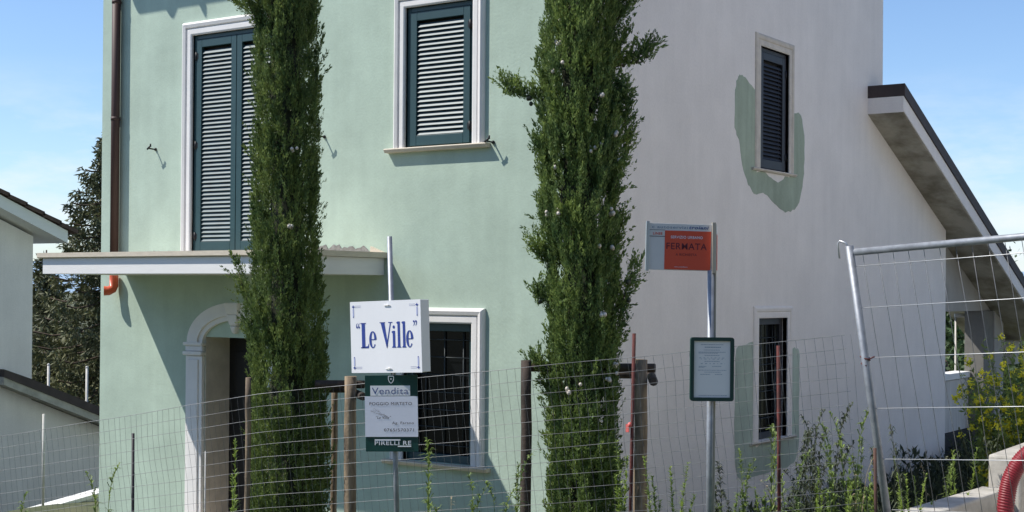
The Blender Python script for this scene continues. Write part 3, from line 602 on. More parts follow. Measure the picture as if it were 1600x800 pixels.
    def put(p, dark):
        if proto[dark] is None:
            c_ = MB(); c_.ball((0, 0, 0), 0.0165, 10, 8, (1, 1, 1.12)); me = c_.build('seed_cone', M['cone_dark'] if dark else M['cone'], T); me.location = p; proto[dark] = me
        else:
            o = proto[dark].copy(); COL.objects.link(o); o.parent = T; o.location = p; 
            q = rnd.uniform(0.75, 1.15); o.scale = (q, q, q)
    camdir = math.atan2(CAM.y-loc[1], CAM.x-loc[0])
    i = 0
    while i < ncone:
        z = rnd.uniform(1.6, 5.2); a = camdir+rnd.uniform(-1.25, 1.25); r = float(np.interp(z, hs, rs))*(1.0+rough*float(lump(a, z, seed)))*1.09
        sx = float(np.interp(z, hs, xsft))
        for q in range(rnd.choice((1, 1, 2, 3, 4))):
            put((sx*0.8215+math.cos(a)*r+rnd.uniform(-.022, .022), sx*0.5701+math.sin(a)*r+rnd.uniform(-.022, .022), z+rnd.uniform(-.022, .022)), 0); i += 1
    for p in cone_pts[:24]: put(p, 1)
    return T
RA = math.atan2(0.5701, 0.8215)          # direction of the picture's right
cypress((-1.76, -1.955, -1.1), [(0.0, 0.28, 0.04), (0.9, 0.31, 0.05), (2.0, 0.31, 0.03), (2.6, 0.29, 0.0), (3.2, 0.255, 0.0), (4.3, 0.26, 0), (5.4, 0.26, -0.02), (6.3, 0.24, -0.03), (7.2, 0.12, 0), (7.6, 0.02, 0)],
        11, M['cyp'], 'left columnar cypress in front of the canopy, its dense crown hiding the arched door', 9800,
        [(5.05, RA+math.pi, 0.42, 0.30, 26), (2.35, RA+math.pi-0.2, 0.30, 0.55, 24), (2.15, RA+math.pi+0.2, 0.20, 0.28, 20), (4.9, RA+math.pi+0.5, 0.25, 0.35, 22)], 5, 0.05)
cypress((1.17, -1.78, -0.95), [(0.0, 0.22, 0.0), (1.2, 0.235, 0.0), (1.9, 0.235, -0.02), (2.3, 0.25, -0.02), (3.1, 0.262, -0.05), (3.7, 0.252, -0.05), (4.3, 0.245, -0.07), (4.8, 0.25, 0.0), (5.6, 0.24, 0), (6.4, 0.12, 0), (6.8, 0.02, 0)],
        23, M['cyp2'], 'right cypress at the villa corner, loose crown dotted with pale seed cones', 9800,
        [(3.98, RA+math.pi-0.1, 0.44, 0.12, 30), (4.22, RA+0.1, 0.44, 0.18, 30), (4.2, RA-0.2, 0.22, 0.28, 20), (3.25, RA+0.15, 0.26, 0.55, 26), (2.3, RA-0.1, 0.25, 0.42, 22), (2.75, RA+math.pi+0.1, 0.22, 0.12, 20),
         (2.45, RA+math.pi, 0.2, 0.05, 18), (1.6, RA+math.pi+0.1, 0.16, 0.3, 18), (3.55, RA+math.pi-0.2, 0.15, 0.18, 18), (3.8, RA+0.2, 0.2, 0.3, 20), (3.0, RA-0.25, 0.17, 0.5, 22), (4.9, RA+0.15, 0.22, 0.4, 22), (2.9, RA+math.pi-0.3, 0.14, 0.3, 18), (3.9, RA+math.pi+0.15, 0.14, 0.3, 18), (3.5, RA+0.05, 0.24, 0.45, 26), (2.0, RA+0.05, 0.18, 0.4, 22), (2.7, RA+0.3, 0.2, 0.4, 22), (1.9, RA+math.pi+0.2, 0.26, 0.12, 20), (3.3, RA+math.pi+0.25, 0.2, 0.35, 22), (4.5, RA-0.15, 0.28, 0.35, 22), (3.9, RA-0.1, 0.22, 0.12, 20)], 64, 0.17, 170)
def round_post(name, x, y, z0, z1, r, mat, parent, loc, lean=(0, 0), **k):
    m = MB(); rnd = random.Random(hash((round(x*100), round(y*100))) & 255); n = 9
    m.tube([(x+lean[0]*(1-i/n)+rnd.uniform(-.004, .004), y+lean[1]*(1-i/n)+rnd.uniform(-.004, .004), z0+(z1-z0)*i/n) for i in range(n+1)], [r*(1.06-0.08*i/n+rnd.uniform(-.03, .03)) for i in range(n+1)], 14)
    o = m.build(name, mat, parent, **k); o.location = (-loc[0], -loc[1], -loc[2]); return o
def rail(p0, p1, r, mat, parent, loc):
    m = MB(); m.tube([p0, p1], r, 12); o = m.build('rail', mat, parent, bevel=0.006); o.location = (-loc[0], -loc[1], -loc[2]); return o
def frame(FL, FRt, BR, BL, zf, zb, label, mats, rr, left_in=-0.08):
    loc = ((FL[0]+BR[0])/2, (FL[1]+BR[1])/2, -1.1)
    T = empty('stake_frame', loc, label=label, cat='tree stakes', group='wooden stake frames round the cypresses')
    round_post('post', *FL, -1.2, zf[0], rr[0], mats[0], T, loc); round_post('post', *FRt, -1.2, zf[1], rr[1], mats[1], T, loc)
    round_post('post', *BR, -1.2, zb, rr[2], mats[2], T, loc); round_post('post', *BL, -1.2, zb-0.03, 0.04, mats[2], T, loc)
    d = (Vector((*FRt, 0))-Vector((*FL, 0))).normalized(); nrm = Vector((-d.y, d.x, 0)); e = (Vector((*FRt, 0))-Vector((*BR, 0))).normalized()
    z = min(zf)-0.055; off = nrm*0.075
    rail(tuple(Vector((*FL, z))+off+d*left_in), tuple(Vector((*FRt, z))+off+d*0.11), 0.034, M['stake_dark'], T, loc)
    z2 = z-0.085
    rail(tuple(Vector((*BL, z2))+d*0.02-nrm*0.07), tuple(Vector((*BR, z2))+d*0.10-nrm*0.07), 0.034, M['stake_dark'], T, loc)
    rail(tuple(Vector((*BR, z2+0.005))-e*0.08+d*0.085), tuple(Vector((*FRt, z2-0.005))+e*0.10+d*0.085), 0.034, M['stake_dark'], T, loc)
    return T
frame((-1.772, -2.376), (-1.067, -1.887), (-1.715, -1.362), (-2.10, -1.75), (0.857, 0.874), 0.76, 'thin round wooden stakes with dark rails framing the left cypress', (M['stake'], M['stake'], M['stake']), (0.024, 0.050, 0.028), 0.55)
frame((0.873, -2.125), (1.579, -1.635), (1.19, -0.98), (0.62, -1.30), (1.082, 1.093), 1.06, 'thick round wooden stakes and rails framing the right cypress, left stake dark', (M['stake_dark'], M['stake'], M['stake']), (0.040, 0.046, 0.042), 0.0)  # left stake's shade is painted in by its dark material

# ------------------------------------------------------------------ wire mesh fence
fk = [(-2.056, -4.883, 0.501), (-0.856, -4.661, 0.713), (0.507, -4.569, 0.948), (2.298, -4.18, 1.168), (2.857, -3.914, 1.235), (3.89, -3.29, 1.375)]
fk = [Vector(p) for p in fk]; seg = [0.0]
for i in range(1, len(fk)): seg.append(seg[-1]+(fk[i]-fk[i-1]).length)
def fence_pt(t):
    t = max(0, min(seg[-1], t))
    for i in range(1, len(seg)):
        if t <= seg[i]+1e-9: return fk[i-1].lerp(fk[i], (t-seg[i-1])/(seg[i]-seg[i-1]))
    return fk[-1]
wf = empty('wire_fence', (1.5, -4.4, -0.3), label='sagging welded wire mesh fence on mixed rusty and pale posts along the verge', cat='fence')
DN = (Vector((0, 0, -1))+cr*0.10).normalized()
rnd = random.Random(5)
def mesh_pt(t, k):
    p = fence_pt(t); return p+DN*k*0.0785+Vector((0.003*math.sin(t*5+k*0.7), -0.004*math.sin(t*3.1+k*0.9), 0.0015*math.sin(t*7+k*1.7)))
rows = 21
m = MB(); tt = list(np.arange(0, seg[-1], 0.12))
for k_ in range(rows): m.tube([mesh_pt(t, k_)-cf*0.002 for t in tt], 0.0012 if k_ else 0.0016, 4, caps=False)
o = m.build('horizontal_wires', M['rail_wire'], wf, recalc=False); o.location = (-1.5, 4.4, 0.3)
m = MB(); t = 0.02
while t < seg[-1]:
    j = rnd.uniform(-.004, .004); m.tube([mesh_pt(t+j+0.003*math.sin(q+t), q)+cf*0.001 for q in range(0, rows, 2)], 0.0010, 4, caps=False); t += 0.05
o = m.build('vertical_wires', M['wire'], wf, recalc=False); o.location = (-1.5, 4.4, 0.3)
def fpost(p0, p1, r, mat, label, n=8):
    m = MB(); m.tube([p0, tuple(Vector(p0).lerp(Vector(p1), 0.5)), p1], r, n); o = m.build('fence_post', mat, wf, label=label); o.location = (-1.5, 4.4, 0.3); return o
fpost((-0.748, -4.455, -0.7), (-0.749, -4.464, 0.618), 0.010, M['black_post'], 'thin black post in front of the sunlit mint wall')
fpost((-0.123, -4.394, -0.6), (-0.123, -4.394, 0.535), 0.004, M['pale_post'], 'thin pale rod by the door pilaster')
fpost((2.756, -3.85, -0.3), (2.78, -3.847, 1.362), 0.0105, M['rust'], 'tall rusty red rod with pink tape', 7)
fpost((3.507, -3.45, -0.2), (3.497, -3.471, 1.302), 0.0105, M['rust'], 'rusty red rod in front of the side window', 7)
fpost((3.886, -2.95, -0.1), (3.873, -2.961, 0.708), 0.010, M['rust_brown'], 'short brown rod by the temporary fence panel', 7)
m = MB(); m.ball((2.765, -3.865, 0.84), 0.013, 8, 6, (1, 1, 1.3)); m.box(2.745, 2.765, -3.875, -3.868, 0.80, 0.845); o = m.build('tape_knot', M['pink'], wf); o.location = (-1.5, 4.4, 0.3)
# pale pole standing on the retaining wall
m = MB(); m.tube([(0, 0, 0), (0.0, 0, 1.16)], 0.017, 10); o = m.build('white_pole', M['pale_post'], None, label='slim white pole standing on the low retaining wall at far left', cat='pole'); o.location = (-8.08, 0.35, -1.14)

# ------------------------------------------------------------------ leaning temporary fence panel
A = Vector((3.647, -2.786, 1.853)); B = Vector((3.833, -2.645, 0.296)); Rt = Vector((4.676, -2.852, 1.929))
V1 = (B-A).normalized(); W1 = (Rt-A).normalized()
hp = empty('temporary_fence_panel', tuple(A+V1*2.0), label='leaning galvanised temporary fence panel of tube frame and wide mesh at right', cat='fence panel')
off = -(A+V1*2.0)
def hb(m, name, mat, **k):
    o = m.build(name, mat, hp, recalc=False, **k); o.location = off; return o
P_ = lambda s, t: A+W1*s+V1*t
m = MB(); m.tube([P_(0, -0.03), P_(0, 1.0), P_(0, 2.0)], 0.0235, 14); hb(m, 'side_tube', M['galv'])
m = MB(); m.tube([P_(2.6, 0), P_(2.6, 2.0)], 0.0235, 14); hb(m, 'side_tube', M['galv'])
m = MB(); m.tube([P_(0.03, 0.01), P_(2.58, 0.01)], 0.0215, 14); hb(m, 'top_tube', M['galv'])
m = MB(); m.tube([P_(0.02, 1.95), P_(2.58, 1.95)], 0.0215, 14); hb(m, 'bottom_tube', M['galv'])
m = MB()
for t in (0.095, 0.345, 0.645, 0.95, 1.255, 1.56, 1.86): m.tube([P_(0.02, t), P_(0.9, t+0.004), P_(1.7, t-0.003), P_(2.58, t)], 0.0026, 6)
hb(m, 'horizontal_wires', M['bright_wire'])
m = MB(); s = 0.10; rn = random.Random(8)
while s < 2.55:
    j = rn.uniform(-.008, .008); m.tube([P_(s-0.02, 0.02)+cf*0.006, P_(s+j-0.01, 0.5)+cf*0.006, P_(s-j, 1.2)+cf*0.006, P_(s+0.015, 1.95)+cf*0.006], 0.0018, 6); s += 0.094
hb(m, 'vertical_wires', M['wire'])
m = MB(); m.tube([P_(-0.005, -0.02), P_(-0.02, -0.05), P_(-0.055, -0.065), P_(-0.07, -0.05), P_(-0.072, 0.04)], 0.006, 8); hb(m, 'hook', M['bright_wire'])
m = MB(); q = [P_(0.0, 0.66)+V1*(0.006*i)+(W1*math.cos(i*0.9)+cf*math.sin(i*0.9))*0.028 for i in range(-4, 6)]; m.tube(q, 0.005, 6); m.tube([P_(0.02, 0.655), P_(0.06, 0.64)], 0.0045, 6); hb(m, 'wire_tie', M['rust'])

# ------------------------------------------------------------------ signs: lettering helpers
TH = R(34.76)
def txt(s, w, h, x, z, y, mat, parent, name='lettering', bold=0.0, align='LEFT', shear=0.0):
    """text laid flat on a board facing -Y; x,z = lower left of the text, fitted to width w and cap height h"""
    cu_ = bpy.data.curves.new('tmp', 'FONT'); cu_.body = s; cu_.size = 1; cu_.offset = bold; cu_.extrude = 0.0; cu_.shear = shear; cu_.space_character = 1.10
    to = bpy.data.objects.new('tmp', cu_); COL.objects.link(to); dg = bpy.context.evaluated_depsgraph_get(); dg.update()
    me = bpy.data.meshes.new_from_object(to.evaluated_get(dg)); bpy.data.objects.remove(to); bpy.data.curves.remove(cu_)
    xs_ = [v.co.x for v in me.vertices]; x0, x1 = min(xs_), max(xs_); sx = w/(x1-x0); cap = 0.729
    for v in me.vertices:
        a, b = v.co.x, v.co.y; v.co = ((a-x0)*sx+x, y, b*h/cap+z)
    me.materials.clear(); me.materials.append(mat)
    o = bpy.data.objects.new(name, me); COL.objects.link(o); o.parent = parent; return o
def flat(m, pts, y): m.add([(p[0], y, p[1]) for p in pts], [tuple(range(len(pts)))])
def stroke(m, pts, wd, y):
    L_ = []; R_ = []
    for i, p in enumerate(pts):
        a = Vector(pts[max(i-1, 0)]); b = Vector(pts[min(i+1, len(pts)-1)]); d = (b-a).normalized(); n = Vector((-d.y, d.x)); ww = wd[i]/2 if isinstance(wd, list) else wd/2
        L_.append(Vector(p)+n*ww); R_.append(Vector(p)-n*ww)
    for i in range(len(pts)-1): flat(m, [L_[i], L_[i+1], R_[i+1], R_[i]], y)
# ---- "Le Ville" box sign on its own pole
SW, SH, ST = 0.462, 0.378, 0.075
lv = empty('box_sign', (2.003, -5.116, 1.353), (0, -0.043, TH-R(32)), label='white box sign reading Le Ville in blue serif letters on a grey pole', cat='sign')
m = MB(); m.box(-SW/2, SW/2, 0, ST, -SH/2, SH/2); m.build('sign_box', M['sign_side'], lv, bevel=0.003)
m = MB(); m.box(-SW/2-0.001, SW/2+0.001, -0.004, -0.0005, -SH/2-0.001, SH/2+0.001); m.build('sign_face', M['sign_white'], lv)
yb = -0.0052; m = MB()
X = lambda f: -SW/2+f*SW
base = -SH/2+SH*0.345; cap = SH*0.355; xh = cap*0.66
def serif(m, xc, z, w_, h_=0.006): flat(m, [(xc-w_/2, z), (xc+w_/2, z), (xc+w_/2, z+h_), (xc-w_/2, z+h_)], yb)
def glyph_l(m, xc, wst, hh, ser=0.030):
    flat(m, [(xc-wst/2, base), (xc+wst/2, base), (xc+wst/2, base+hh), (xc-wst/2, base+hh)], yb)
    flat(m, [(xc-ser/2, base), (xc-wst/2, base), (xc-wst/2, base+0.009)], yb); flat(m, [(xc+wst/2, base), (xc+ser/2, base), (xc+wst/2, base+0.009)], yb)
    flat(m, [(xc-ser/2-0.001, base+hh-0.006), (xc-wst/2, base+hh-0.014), (xc-wst/2, base+hh)], yb)
def glyph_e(m, x0, x1):
    cx_, cz, rx, rz = (x0+x1)/2, base+xh/2, (x1-x0)/2-0.004, xh/2-0.002; pts = []; wd = []
    for i in range(33):
        a = R(0+i*325/32); pts.append((cx_+rx*math.cos(a), cz+rz*math.sin(a))); q = abs(math.cos(a)); wd.append(0.0045+0.0105*q*(1 if math.cos(a) < 0 or a < 2 else 0.25))
    stroke(m, pts, wd, yb); flat(m, [(cx_-rx, cz-0.002), (cx_+rx+0.003, cz-0.002), (cx_+rx+0.003, cz+0.003), (cx_-rx, cz+0.003)], yb)
xl = X(0.185); flat(m, [(xl-0.011, base), (xl+0.011, base), (xl+0.011, base+cap), (xl-0.011, base+cap)], yb)
serif(m, xl, base+cap-0.005, 0.036, 0.005); flat(m, [(xl-0.018, base), (xl+0.034, base), (xl+0.037, base+0.028), (xl+0.027, base+0.010), (xl-0.018, base+0.005)], yb)
glyph_e(m, X(0.275), X(0.365))
va, vb, vm = X(0.462), X(0.575), X(0.518)
flat(m, [(va-0.012, base+cap), (va+0.013, base+cap), (vm+0.007, base+0.012), (vm, base-0.003)], yb); flat(m, [(vb-0.002, base+cap), (vb+0.004, base+cap), (vm+0.002, base-0.002), (vm-0.002, base+0.012)], yb)
serif(m, va, base+cap-0.003, 0.036, 0.004); serif(m, vb, base+cap-0.003, 0.028, 0.004)
glyph_l(m, X(0.622), 0.0155, xh); fl = [(X(0.622)+0.0075*math.cos(a), base+xh+0.020+0.0085*math.sin(a)) for a in [2*math.pi*i/14 for i in range(14)]]; flat(m, fl, yb)
glyph_l(m, X(0.692), 0.0155, cap*1.02); glyph_l(m, X(0.765), 0.0155, cap*1.02); glyph_e(m, X(0.80), X(0.885))
for xq, sg in ((X(0.095), 1), (X(0.125), 1), (X(0.905), -1), (X(0.935), -1)):
    zq = base+cap*(0.86 if sg > 0 else 0.98); 
    flat(m, [(xq+0.0055*math.cos(a), zq-sg*0.004+0.0055*math.sin(a)) for a in [2*math.pi*i/10 for i in range(10)]], yb)
    stroke(m, [(xq-sg*0.004, zq-sg*0.004), (xq-sg*0.003, zq+sg*0.010), (xq+sg*0.004, zq+sg*0.020)], [0.005, 0.004, 0.001], yb)
m.build('lettering', M['blue'], lv, recalc=False)
m = MB(); mb2 = MB()
for cxn, czn in ((-1, 1), (1, 1), (-1, -1), (1, -1)):
    cx_, cz = cxn*(SW/2-0.021), czn*(SH/2-0.026)
    for a in range(4):
        ca, sa = math.cos(a*math.pi/2), math.sin(a*math.pi/2); flat(m, [(cx_-0.004*sa, cz+0.004*ca), (cx_+0.011*ca, cz+0.011*sa), (cx_+0.004*sa, cz-0.004*ca)], yb)
    flat(m, [(cx_+0.006*math.cos(t), cz+0.006*math.sin(t)) for t in [i*math.pi/4 for i in range(8)]], yb-0.0003)
    hx = -cxn; ends = [(cx_+hx*0.011, cz-0.004), (cx_+hx*0.050, cz-0.004), (cx_+hx*0.050, cz+0.004), (cx_+hx*0.011, cz+0.004)]
    stroke(m, ends+[ends[0]], 0.0012, yb)
    vz = -czn; flat(mb2, [(cx_-0.004, cz+vz*0.011), (cx_+0.004, cz+vz*0.011), (cx_+0.004, cz+vz*0.052), (cx_-0.004, cz+vz*0.052)], yb)
    flat(m, [(cx_-0.003, cz+vz*0.052), (cx_+0.003, cz+vz*0.052), (cx_+0.003, cz+vz*0.058), (cx_-0.003, cz+vz*0.058)], yb)
m.build('corner_ornament', M['blue'], lv, recalc=False); mb2.build('corner_ornament', M['pale_blue'], lv, recalc=False)
m = MB()
for z in (SH/2-0.022, -SH/2+0.022): m.tube([(0.02-0.022, -0.007, z-0.003), (0.02, -0.009, z), (0.02+0.018, -0.007, z-0.003)], 0.0022, 6); m.ball((0.022, -0.006, z), 0.004, 8, 6)
m.build('clamp_screw', M['sign_side'], lv)
m = MB(); ptop = (0.016, ST*0.45, 0.53); m.tube([(0.016, ST*0.45, -1.75), ptop], 0.0135, 14); m.build('pole', M['galv'], lv)
# ---- green sale board below it
gb = empty('sale_board', (2.042, -5.112, 0.950), (0, -0.022, TH-R(8)), label='dark green sale board reading Vendita fixed under the white box sign', cat='sign')
GW, GH = 0.283, 0.402
m = MB(); m.box(-GW/2, GW/2, 0, 0.006, -GH/2, GH/2); m.build('board', M['sign_green'], gb, bevel=0.001)
m = MB(); m.box(-0.112, 0.102, -0.003, -0.0005, 0.093, 0.146); m.build('title_strip', M['sign_white'], gb)
m = MB(); m.box(-0.142, 0.142, -0.004, -0.001, -0.123, 0.090); m.build('paper_notice', M['paper'], gb)
txt('Vendita', 0.196, 0.037, -0.103, 0.101, -0.0045, M['inkblue'], gb, bold=0.0)
txt('POGGIO MIRTETO', 0.228, 0.0165, -0.117, 0.044, -0.0055, M['ink'], gb, bold=0.0)
txt('"Le Ville"', 0.080, 0.015, -0.082, -0.028, -0.0055, M['ink'], gb, shear=0.25)
txt('Ag. Farano', 0.116, 0.014, 0.004, -0.056, -0.0055, M['ink'], gb, bold=0.0)
txt('0765/570371', 0.160, 0.016, -0.040, -0.094, -0.0055, M['ink'], gb, bold=0.0)
m = MB(); rnx = random.Random(4)
for i in range(16):
    a = (-0.112+i*0.005+rnx.uniform(-.004, .004), 0.022-i*0.0024+rnx.uniform(-.009, .009)); stroke(m, [a, (a[0]+0.010, a[1]+rnx.uniform(-.004, .004)), (a[0]+0.018, a[1]-0.006)], 0.0009, -0.0055)
m.build('line_drawing', M['ink'], gb, recalc=False)
txt('PIRELLI RE', 0.196, 0.023, -0.092, -0.166, -0.0015, M['sign_white'], gb, bold=0.012)
m = MB(); m.box(-0.092, 0.046, -0.0025, -0.0005, -0.143, -0.136); m.box(0.032, 0.104, -0.0025, -0.0005, -0.176, -0.170); m.build('logo_bar', M['sign_white'], gb)
m = MB(); sc_ = [(-0.014, 0.196), (0.014, 0.196), (0.014, 0.178), (0.009, 0.166), (0, 0.158), (-0.009, 0.166), (-0.014, 0.178), (-0.014, 0.196)]; stroke(m, sc_, 0.0035, -0.0015)
star = [((0.006 if i % 2 == 0 else 0.0025)*math.sin(i*math.pi/5), 0.181+(0.006 if i % 2 == 0 else 0.0025)*math.cos(i*math.pi/5)) for i in range(10)]; flat(m, star, -0.0015)
m.build('shield_emblem', M['sign_white'], gb, recalc=False)
m = MB(); m.box(-0.012, 0.016, 0.006, 0.03, 0.10, 0.13); m.box(-0.012, 0.016, 0.006, 0.03, -0.13, -0.10); m.build('clamp', M['galv'], gb)
# ---- bus stop
bs = empty('bus_stop_sign', (3.433, -4.182, -0.25), (0, 0, TH), label='red and grey bus stop sign reading FERMATA on a round galvanised pole', cat='bus stop sign')
m = MB(); m.tube([(0, 0, 0), (0, 0, 1.965)], 0.0185, 16); m.build('pole', M['galv'], bs)
m = MB(); m.box(0.019, 0.027, -0.004, 0.010, 0.2, 2.0); m.build('pole_strip', M['tan'], bs)
# main panel hangs to the left of the pole, receding slightly to the right
hold = empty('panel', (-0.165, -0.022, 2.085), (0, 0.018, R(6))); hold.parent = bs
def sub(m, name, mat, **k): return m.build(name, mat, hold, **k)
# panel height 0.26, width 0.33
m = MB(); m.box(-0.165, 0.165, 0, 0.008, -0.122, 0.122); sub(m, 'panel_board', M['panel_grey'], bevel=0.001)
m = MB(); m.box(-0.083, 0.163, -0.002, -0.0003, -0.118, 0.085); sub(m, 'red_field', M['red'])
m = MB(); m.box(-0.165, -0.083, -0.0012, -0.0002, 0.052, 0.055); m.box(-0.165, -0.083, -0.0012, -0.0002, 0.086, 0.088); sub(m, 'divider_line', M['ink'])
m = MB(); m.box(-0.183, -0.166, -0.007, 0.014, -0.128, 0.132); sub(m, 'edge_profile', M['alu'], bevel=0.001); m = MB(); m.box(0.166, 0.172, -0.006, 0.014, -0.128, 0.128); sub(m, 'edge_profile', M['alu'], bevel=0.001)
txt('c autoservizi', 0.190, 0.015, -0.152, 0.096, -0.0012, M['greyblue'], hold, bold=0.005)
txt('troiani', 0.105, 0.017, 0.045, 0.096, -0.0012, M['inkblue'], hold, bold=0.025, shear=0.2)
txt('LINEE', 0.050, 0.0135, -0.146, 0.062, -0.0012, M['red'], hold, bold=0.02)
txt('SERVIZIO URBANO', 0.170, 0.0145, -0.052, 0.045, -0.003, M['paper'], hold, bold=0.015)
txt('FERMATA', 0.215, 0.035, -0.074, -0.012, -0.003, M['darkred'], hold, bold=0.005)
txt('A RICHIESTA', 0.112, 0.013, -0.024, -0.045, -0.003, M['darkred'], hold, bold=0.0)
txt('www.troianibus.it', 0.070, 0.006, -0.030, -0.106, -0.003, M['paper'], hold, bold=0.01)
m = MB(); m.box(0.003, 0.021, -0.026, 0.016, 1.95, 2.215); m.build('panel_bracket', M['tan'], bs)
rp_ = empty('rear_panel', (0.026, -0.012, 2.085), (0, 0, R(81))); rp_.parent = bs
m = MB(); m.box(0.0, 0.30, 0, 0.008, -0.122, 0.122); m.build('panel_board', M['panel_grey'], rp_)
m = MB(); m.box(0.02, 0.25, -0.002, -0.0003, -0.118, 0.070); m.build('red_field', M['red'], rp_)
# ---- framed timetable
tb = empty('timetable_board', (3.462, -4.222, 1.199), (0, 0.004, TH+R(3)), label='dark green framed timetable with white printed paper on the bus stop pole', cat='notice board')
def rrect(w_, h_, r_, n=5):
    return [(sx*(w_/2-r_)+r_*math.cos(a), sz*(h_/2-r_)+r_*math.sin(a)) for sx, sz, a0 in ((1, 1, 0), (-1, 1, 90), (-1, -1, 180), (1, -1, 270)) for a in [R(a0+90*i/n) for i in range(n+1)]]
TW, TH_ = 0.228, 0.332
m = MB(); m.prism(rrect(TW, TH_, 0.014), 'y', 0.0, 0.016); m.build('backing', M['frame_green'], tb)
m = MB(); o_, i_ = rrect(TW, TH_, 0.014), rrect(TW-0.036, TH_-0.036, 0.003); k = len(o_)
m.add([(p[0], -0.012, p[1]) for p in o_]+[(p[0], -0.012, p[1]) for p in i_]+[(p[0], 0.0, p[1]) for p in o_]+[(p[0], 0.0, p[1]) for p in i_],
      [f for i in range(k) for f in ((i, (i+1) % k, k+(i+1) % k, k+i), (i, 2*k+i, 2*k+(i+1) % k, (i+1) % k), (k+i, k+(i+1) % k, 3*k+(i+1) % k, 3*k+i))])
m.build('frame', M['frame_green'], tb)
m = MB(); m.box(-(TW-0.038)/2, (TW-0.038)/2, -0.003, -0.0005, -(TH_-0.038)/2, (TH_-0.038)/2); m.build('paper', M['sheet'], tb)
m = MB(); rn = random.Random(2); ph2 = (TH_-0.038)/2
lines = [(0.008, -0.06, 0.06, 0), (0.022, -0.04, 0.045, 2), (0.036, -0.045, 0.04, 0), (0.047, -0.072, 0.07, 0), (0.052, -0.072, 0.03, 0), (0.064, -0.04, 0.04, 0), (0.077, -0.068, 0.07, 1), (0.083, -0.06, 0.07, 1), (0.095, -0.04, 0.04, 0), (0.107, -0.06, 0.068, 1), (0.121, -0.07, -0.03, 0), (0.121, 0.0, 0.05, 0), (0.126, -0.07, -0.04, 0), (0.141, -0.074, 0.075, 0), (0.151, -0.04, 0.045, 0), (0.163, -0.062, -0.01, 0), (0.163, 0.015, 0.055, 0), (0.272, -0.07, 0.08, 0)]
for dz, a, b, kind in lines:
    z = ph2-0.012-dz; x_ = a; hh = 0.0034 if kind == 2 else 0.0020
    while x_ < b:
        l_ = rn.uniform(0.004, 0.013); flat(m, [(x_, z), (min(x_+l_, b), z), (min(x_+l_, b), z+hh), (x_, z+hh)], -0.004); x_ += l_+(0.012 if kind == 1 else 0.0015)
m.build('printed_lines', M['greyblue'], tb, recalc=False)
m = MB(); m.box(-0.03, 0.03, 0.016, 0.024, 0.08, 0.10); m.box(-0.03, 0.03, 0.016, 0.024, -0.10, -0.08); m.build('bracket', M['galv'], tb)

# ------------------------------------------------------------------ weeds
def weed_mesh(name, seed, h, nst, leafl, leafw, density, mat, droop=0.25, curl=True):
    rng = np.random.default_rng(seed); Q = []; T = MB()
    for s_ in range(nst):
        hh = h*(0.6+0.4*rng.random()) if s_ else h; a = rng.random()*6.28; le = hh*(0.02+0.10*rng.random()); base = rng.normal(size=2)*0.025*(s_ > 0)
        P = []
        for i in range(13):
            t = i/12; tip = max(0, t-0.86)/0.14 if curl else 0
            P.append((base[0]+math.cos(a)*(le*t*t+0.04*tip), base[1]+math.sin(a)*(le*t*t+0.04*tip), hh*(t-0.035*tip*tip)))
        T.tube([Vector(p) for p in P], [0.0042*(1-0.75*i/12) for i in range(13)], 5, caps=False)
        n = int(density*hh); ts = 0.08+0.92*rng.random(n); idx = ts*12; i0 = np.minimum(idx.astype(int), 11); f = (idx-i0)[:, None]; PA = np.array(P)
        c = PA[i0]*(1-f)+PA[i0+1]*f; ph = rng.random(n)*6.28; L_ = leafl*(0.5+0.7*rng.random(n))*(1.15-0.7*ts)
        out = np.stack([np.cos(ph), np.sin(ph), np.zeros(n)], 1); d1 = unit(out+np.array([0, 0, 1.5])); d2 = unit(out+np.array([0, 0, -droop]))
        sd_ = unit(np.cross(d1, np.array([0, 0, 1.0])))*leafw*(0.6+0.5*rng.random((n, 1)))
        mid = c+d1*L_[:, None]*0.5; tip = mid+d2*L_[:, None]*0.55
        Q.append(np.stack([c-sd_*0.25, mid-sd_*0.5, mid+sd_*0.5, c+sd_*0.25], 1)); Q.append(np.stack([mid-sd_*0.5, tip-sd_*0.05, tip+sd_*0.05, mid+sd_*0.5], 1))
    bmq = T.bm
    for q in np.concatenate(Q):
        v = [bmq.verts.new(tuple(p)) for p in q]; bmq.faces.new(v)
    me = bpy.data.meshes.new(name); bmq.to_mesh(me); bmq.free(); me.materials.append(mat); return me
WM = {'pale': [weed_mesh('weed', 30+i, 1.0, 3, 0.12, 0.013, 95, M['weed']) for i in range(3)],
      'dark': [weed_mesh('weed', 40+i, 1.0, 4, 0.12, 0.014, 95, M['weed_dark'], 0.8) for i in range(3)],
      'bright': [weed_mesh('weed', 50+i, 1.0, 3, 0.075, 0.013, 200, M['weed_bright'], -0.3, False) for i in range(3)]}
def ray(px_, py_): return cr*((px_-800)/2220)-cu*((py_-439.2)/2220)+cf
def at(px_, py_, D): return CAM+ray(px_, py_)*D
WM['dry'] = [weed_mesh('dry_stalk', 70+i, 1.0, 3, 0.07, 0.010, 40, material('dry_stalk', (0.42, 0.34, 0.20), 0.8, var=0.3, vscale=9), 0.6) for i in range(3)]
wc = [0]
def weed(kind, px_, top, D, label, rot=None):
    """a weed whose tip reaches the given height; it stands on the ground below that point"""
    p = at(px_, top, D); z0 = terrain(p.x, p.y)-0.02; h = max(0.3, p.z-z0)
    o = bpy.data.objects.new('weed', WM[kind][wc[0] % 3]); COL.objects.link(o); o.location = (p.x, p.y, z0); o.scale = (0.75+0.25*h, 0.75+0.25*h, h)
    o.rotation_euler.z = wc[0]*2.4 if rot is None else rot; wc[0] += 1
    return props(o, label=label, cat='weed', group='tall weeds along the fence')
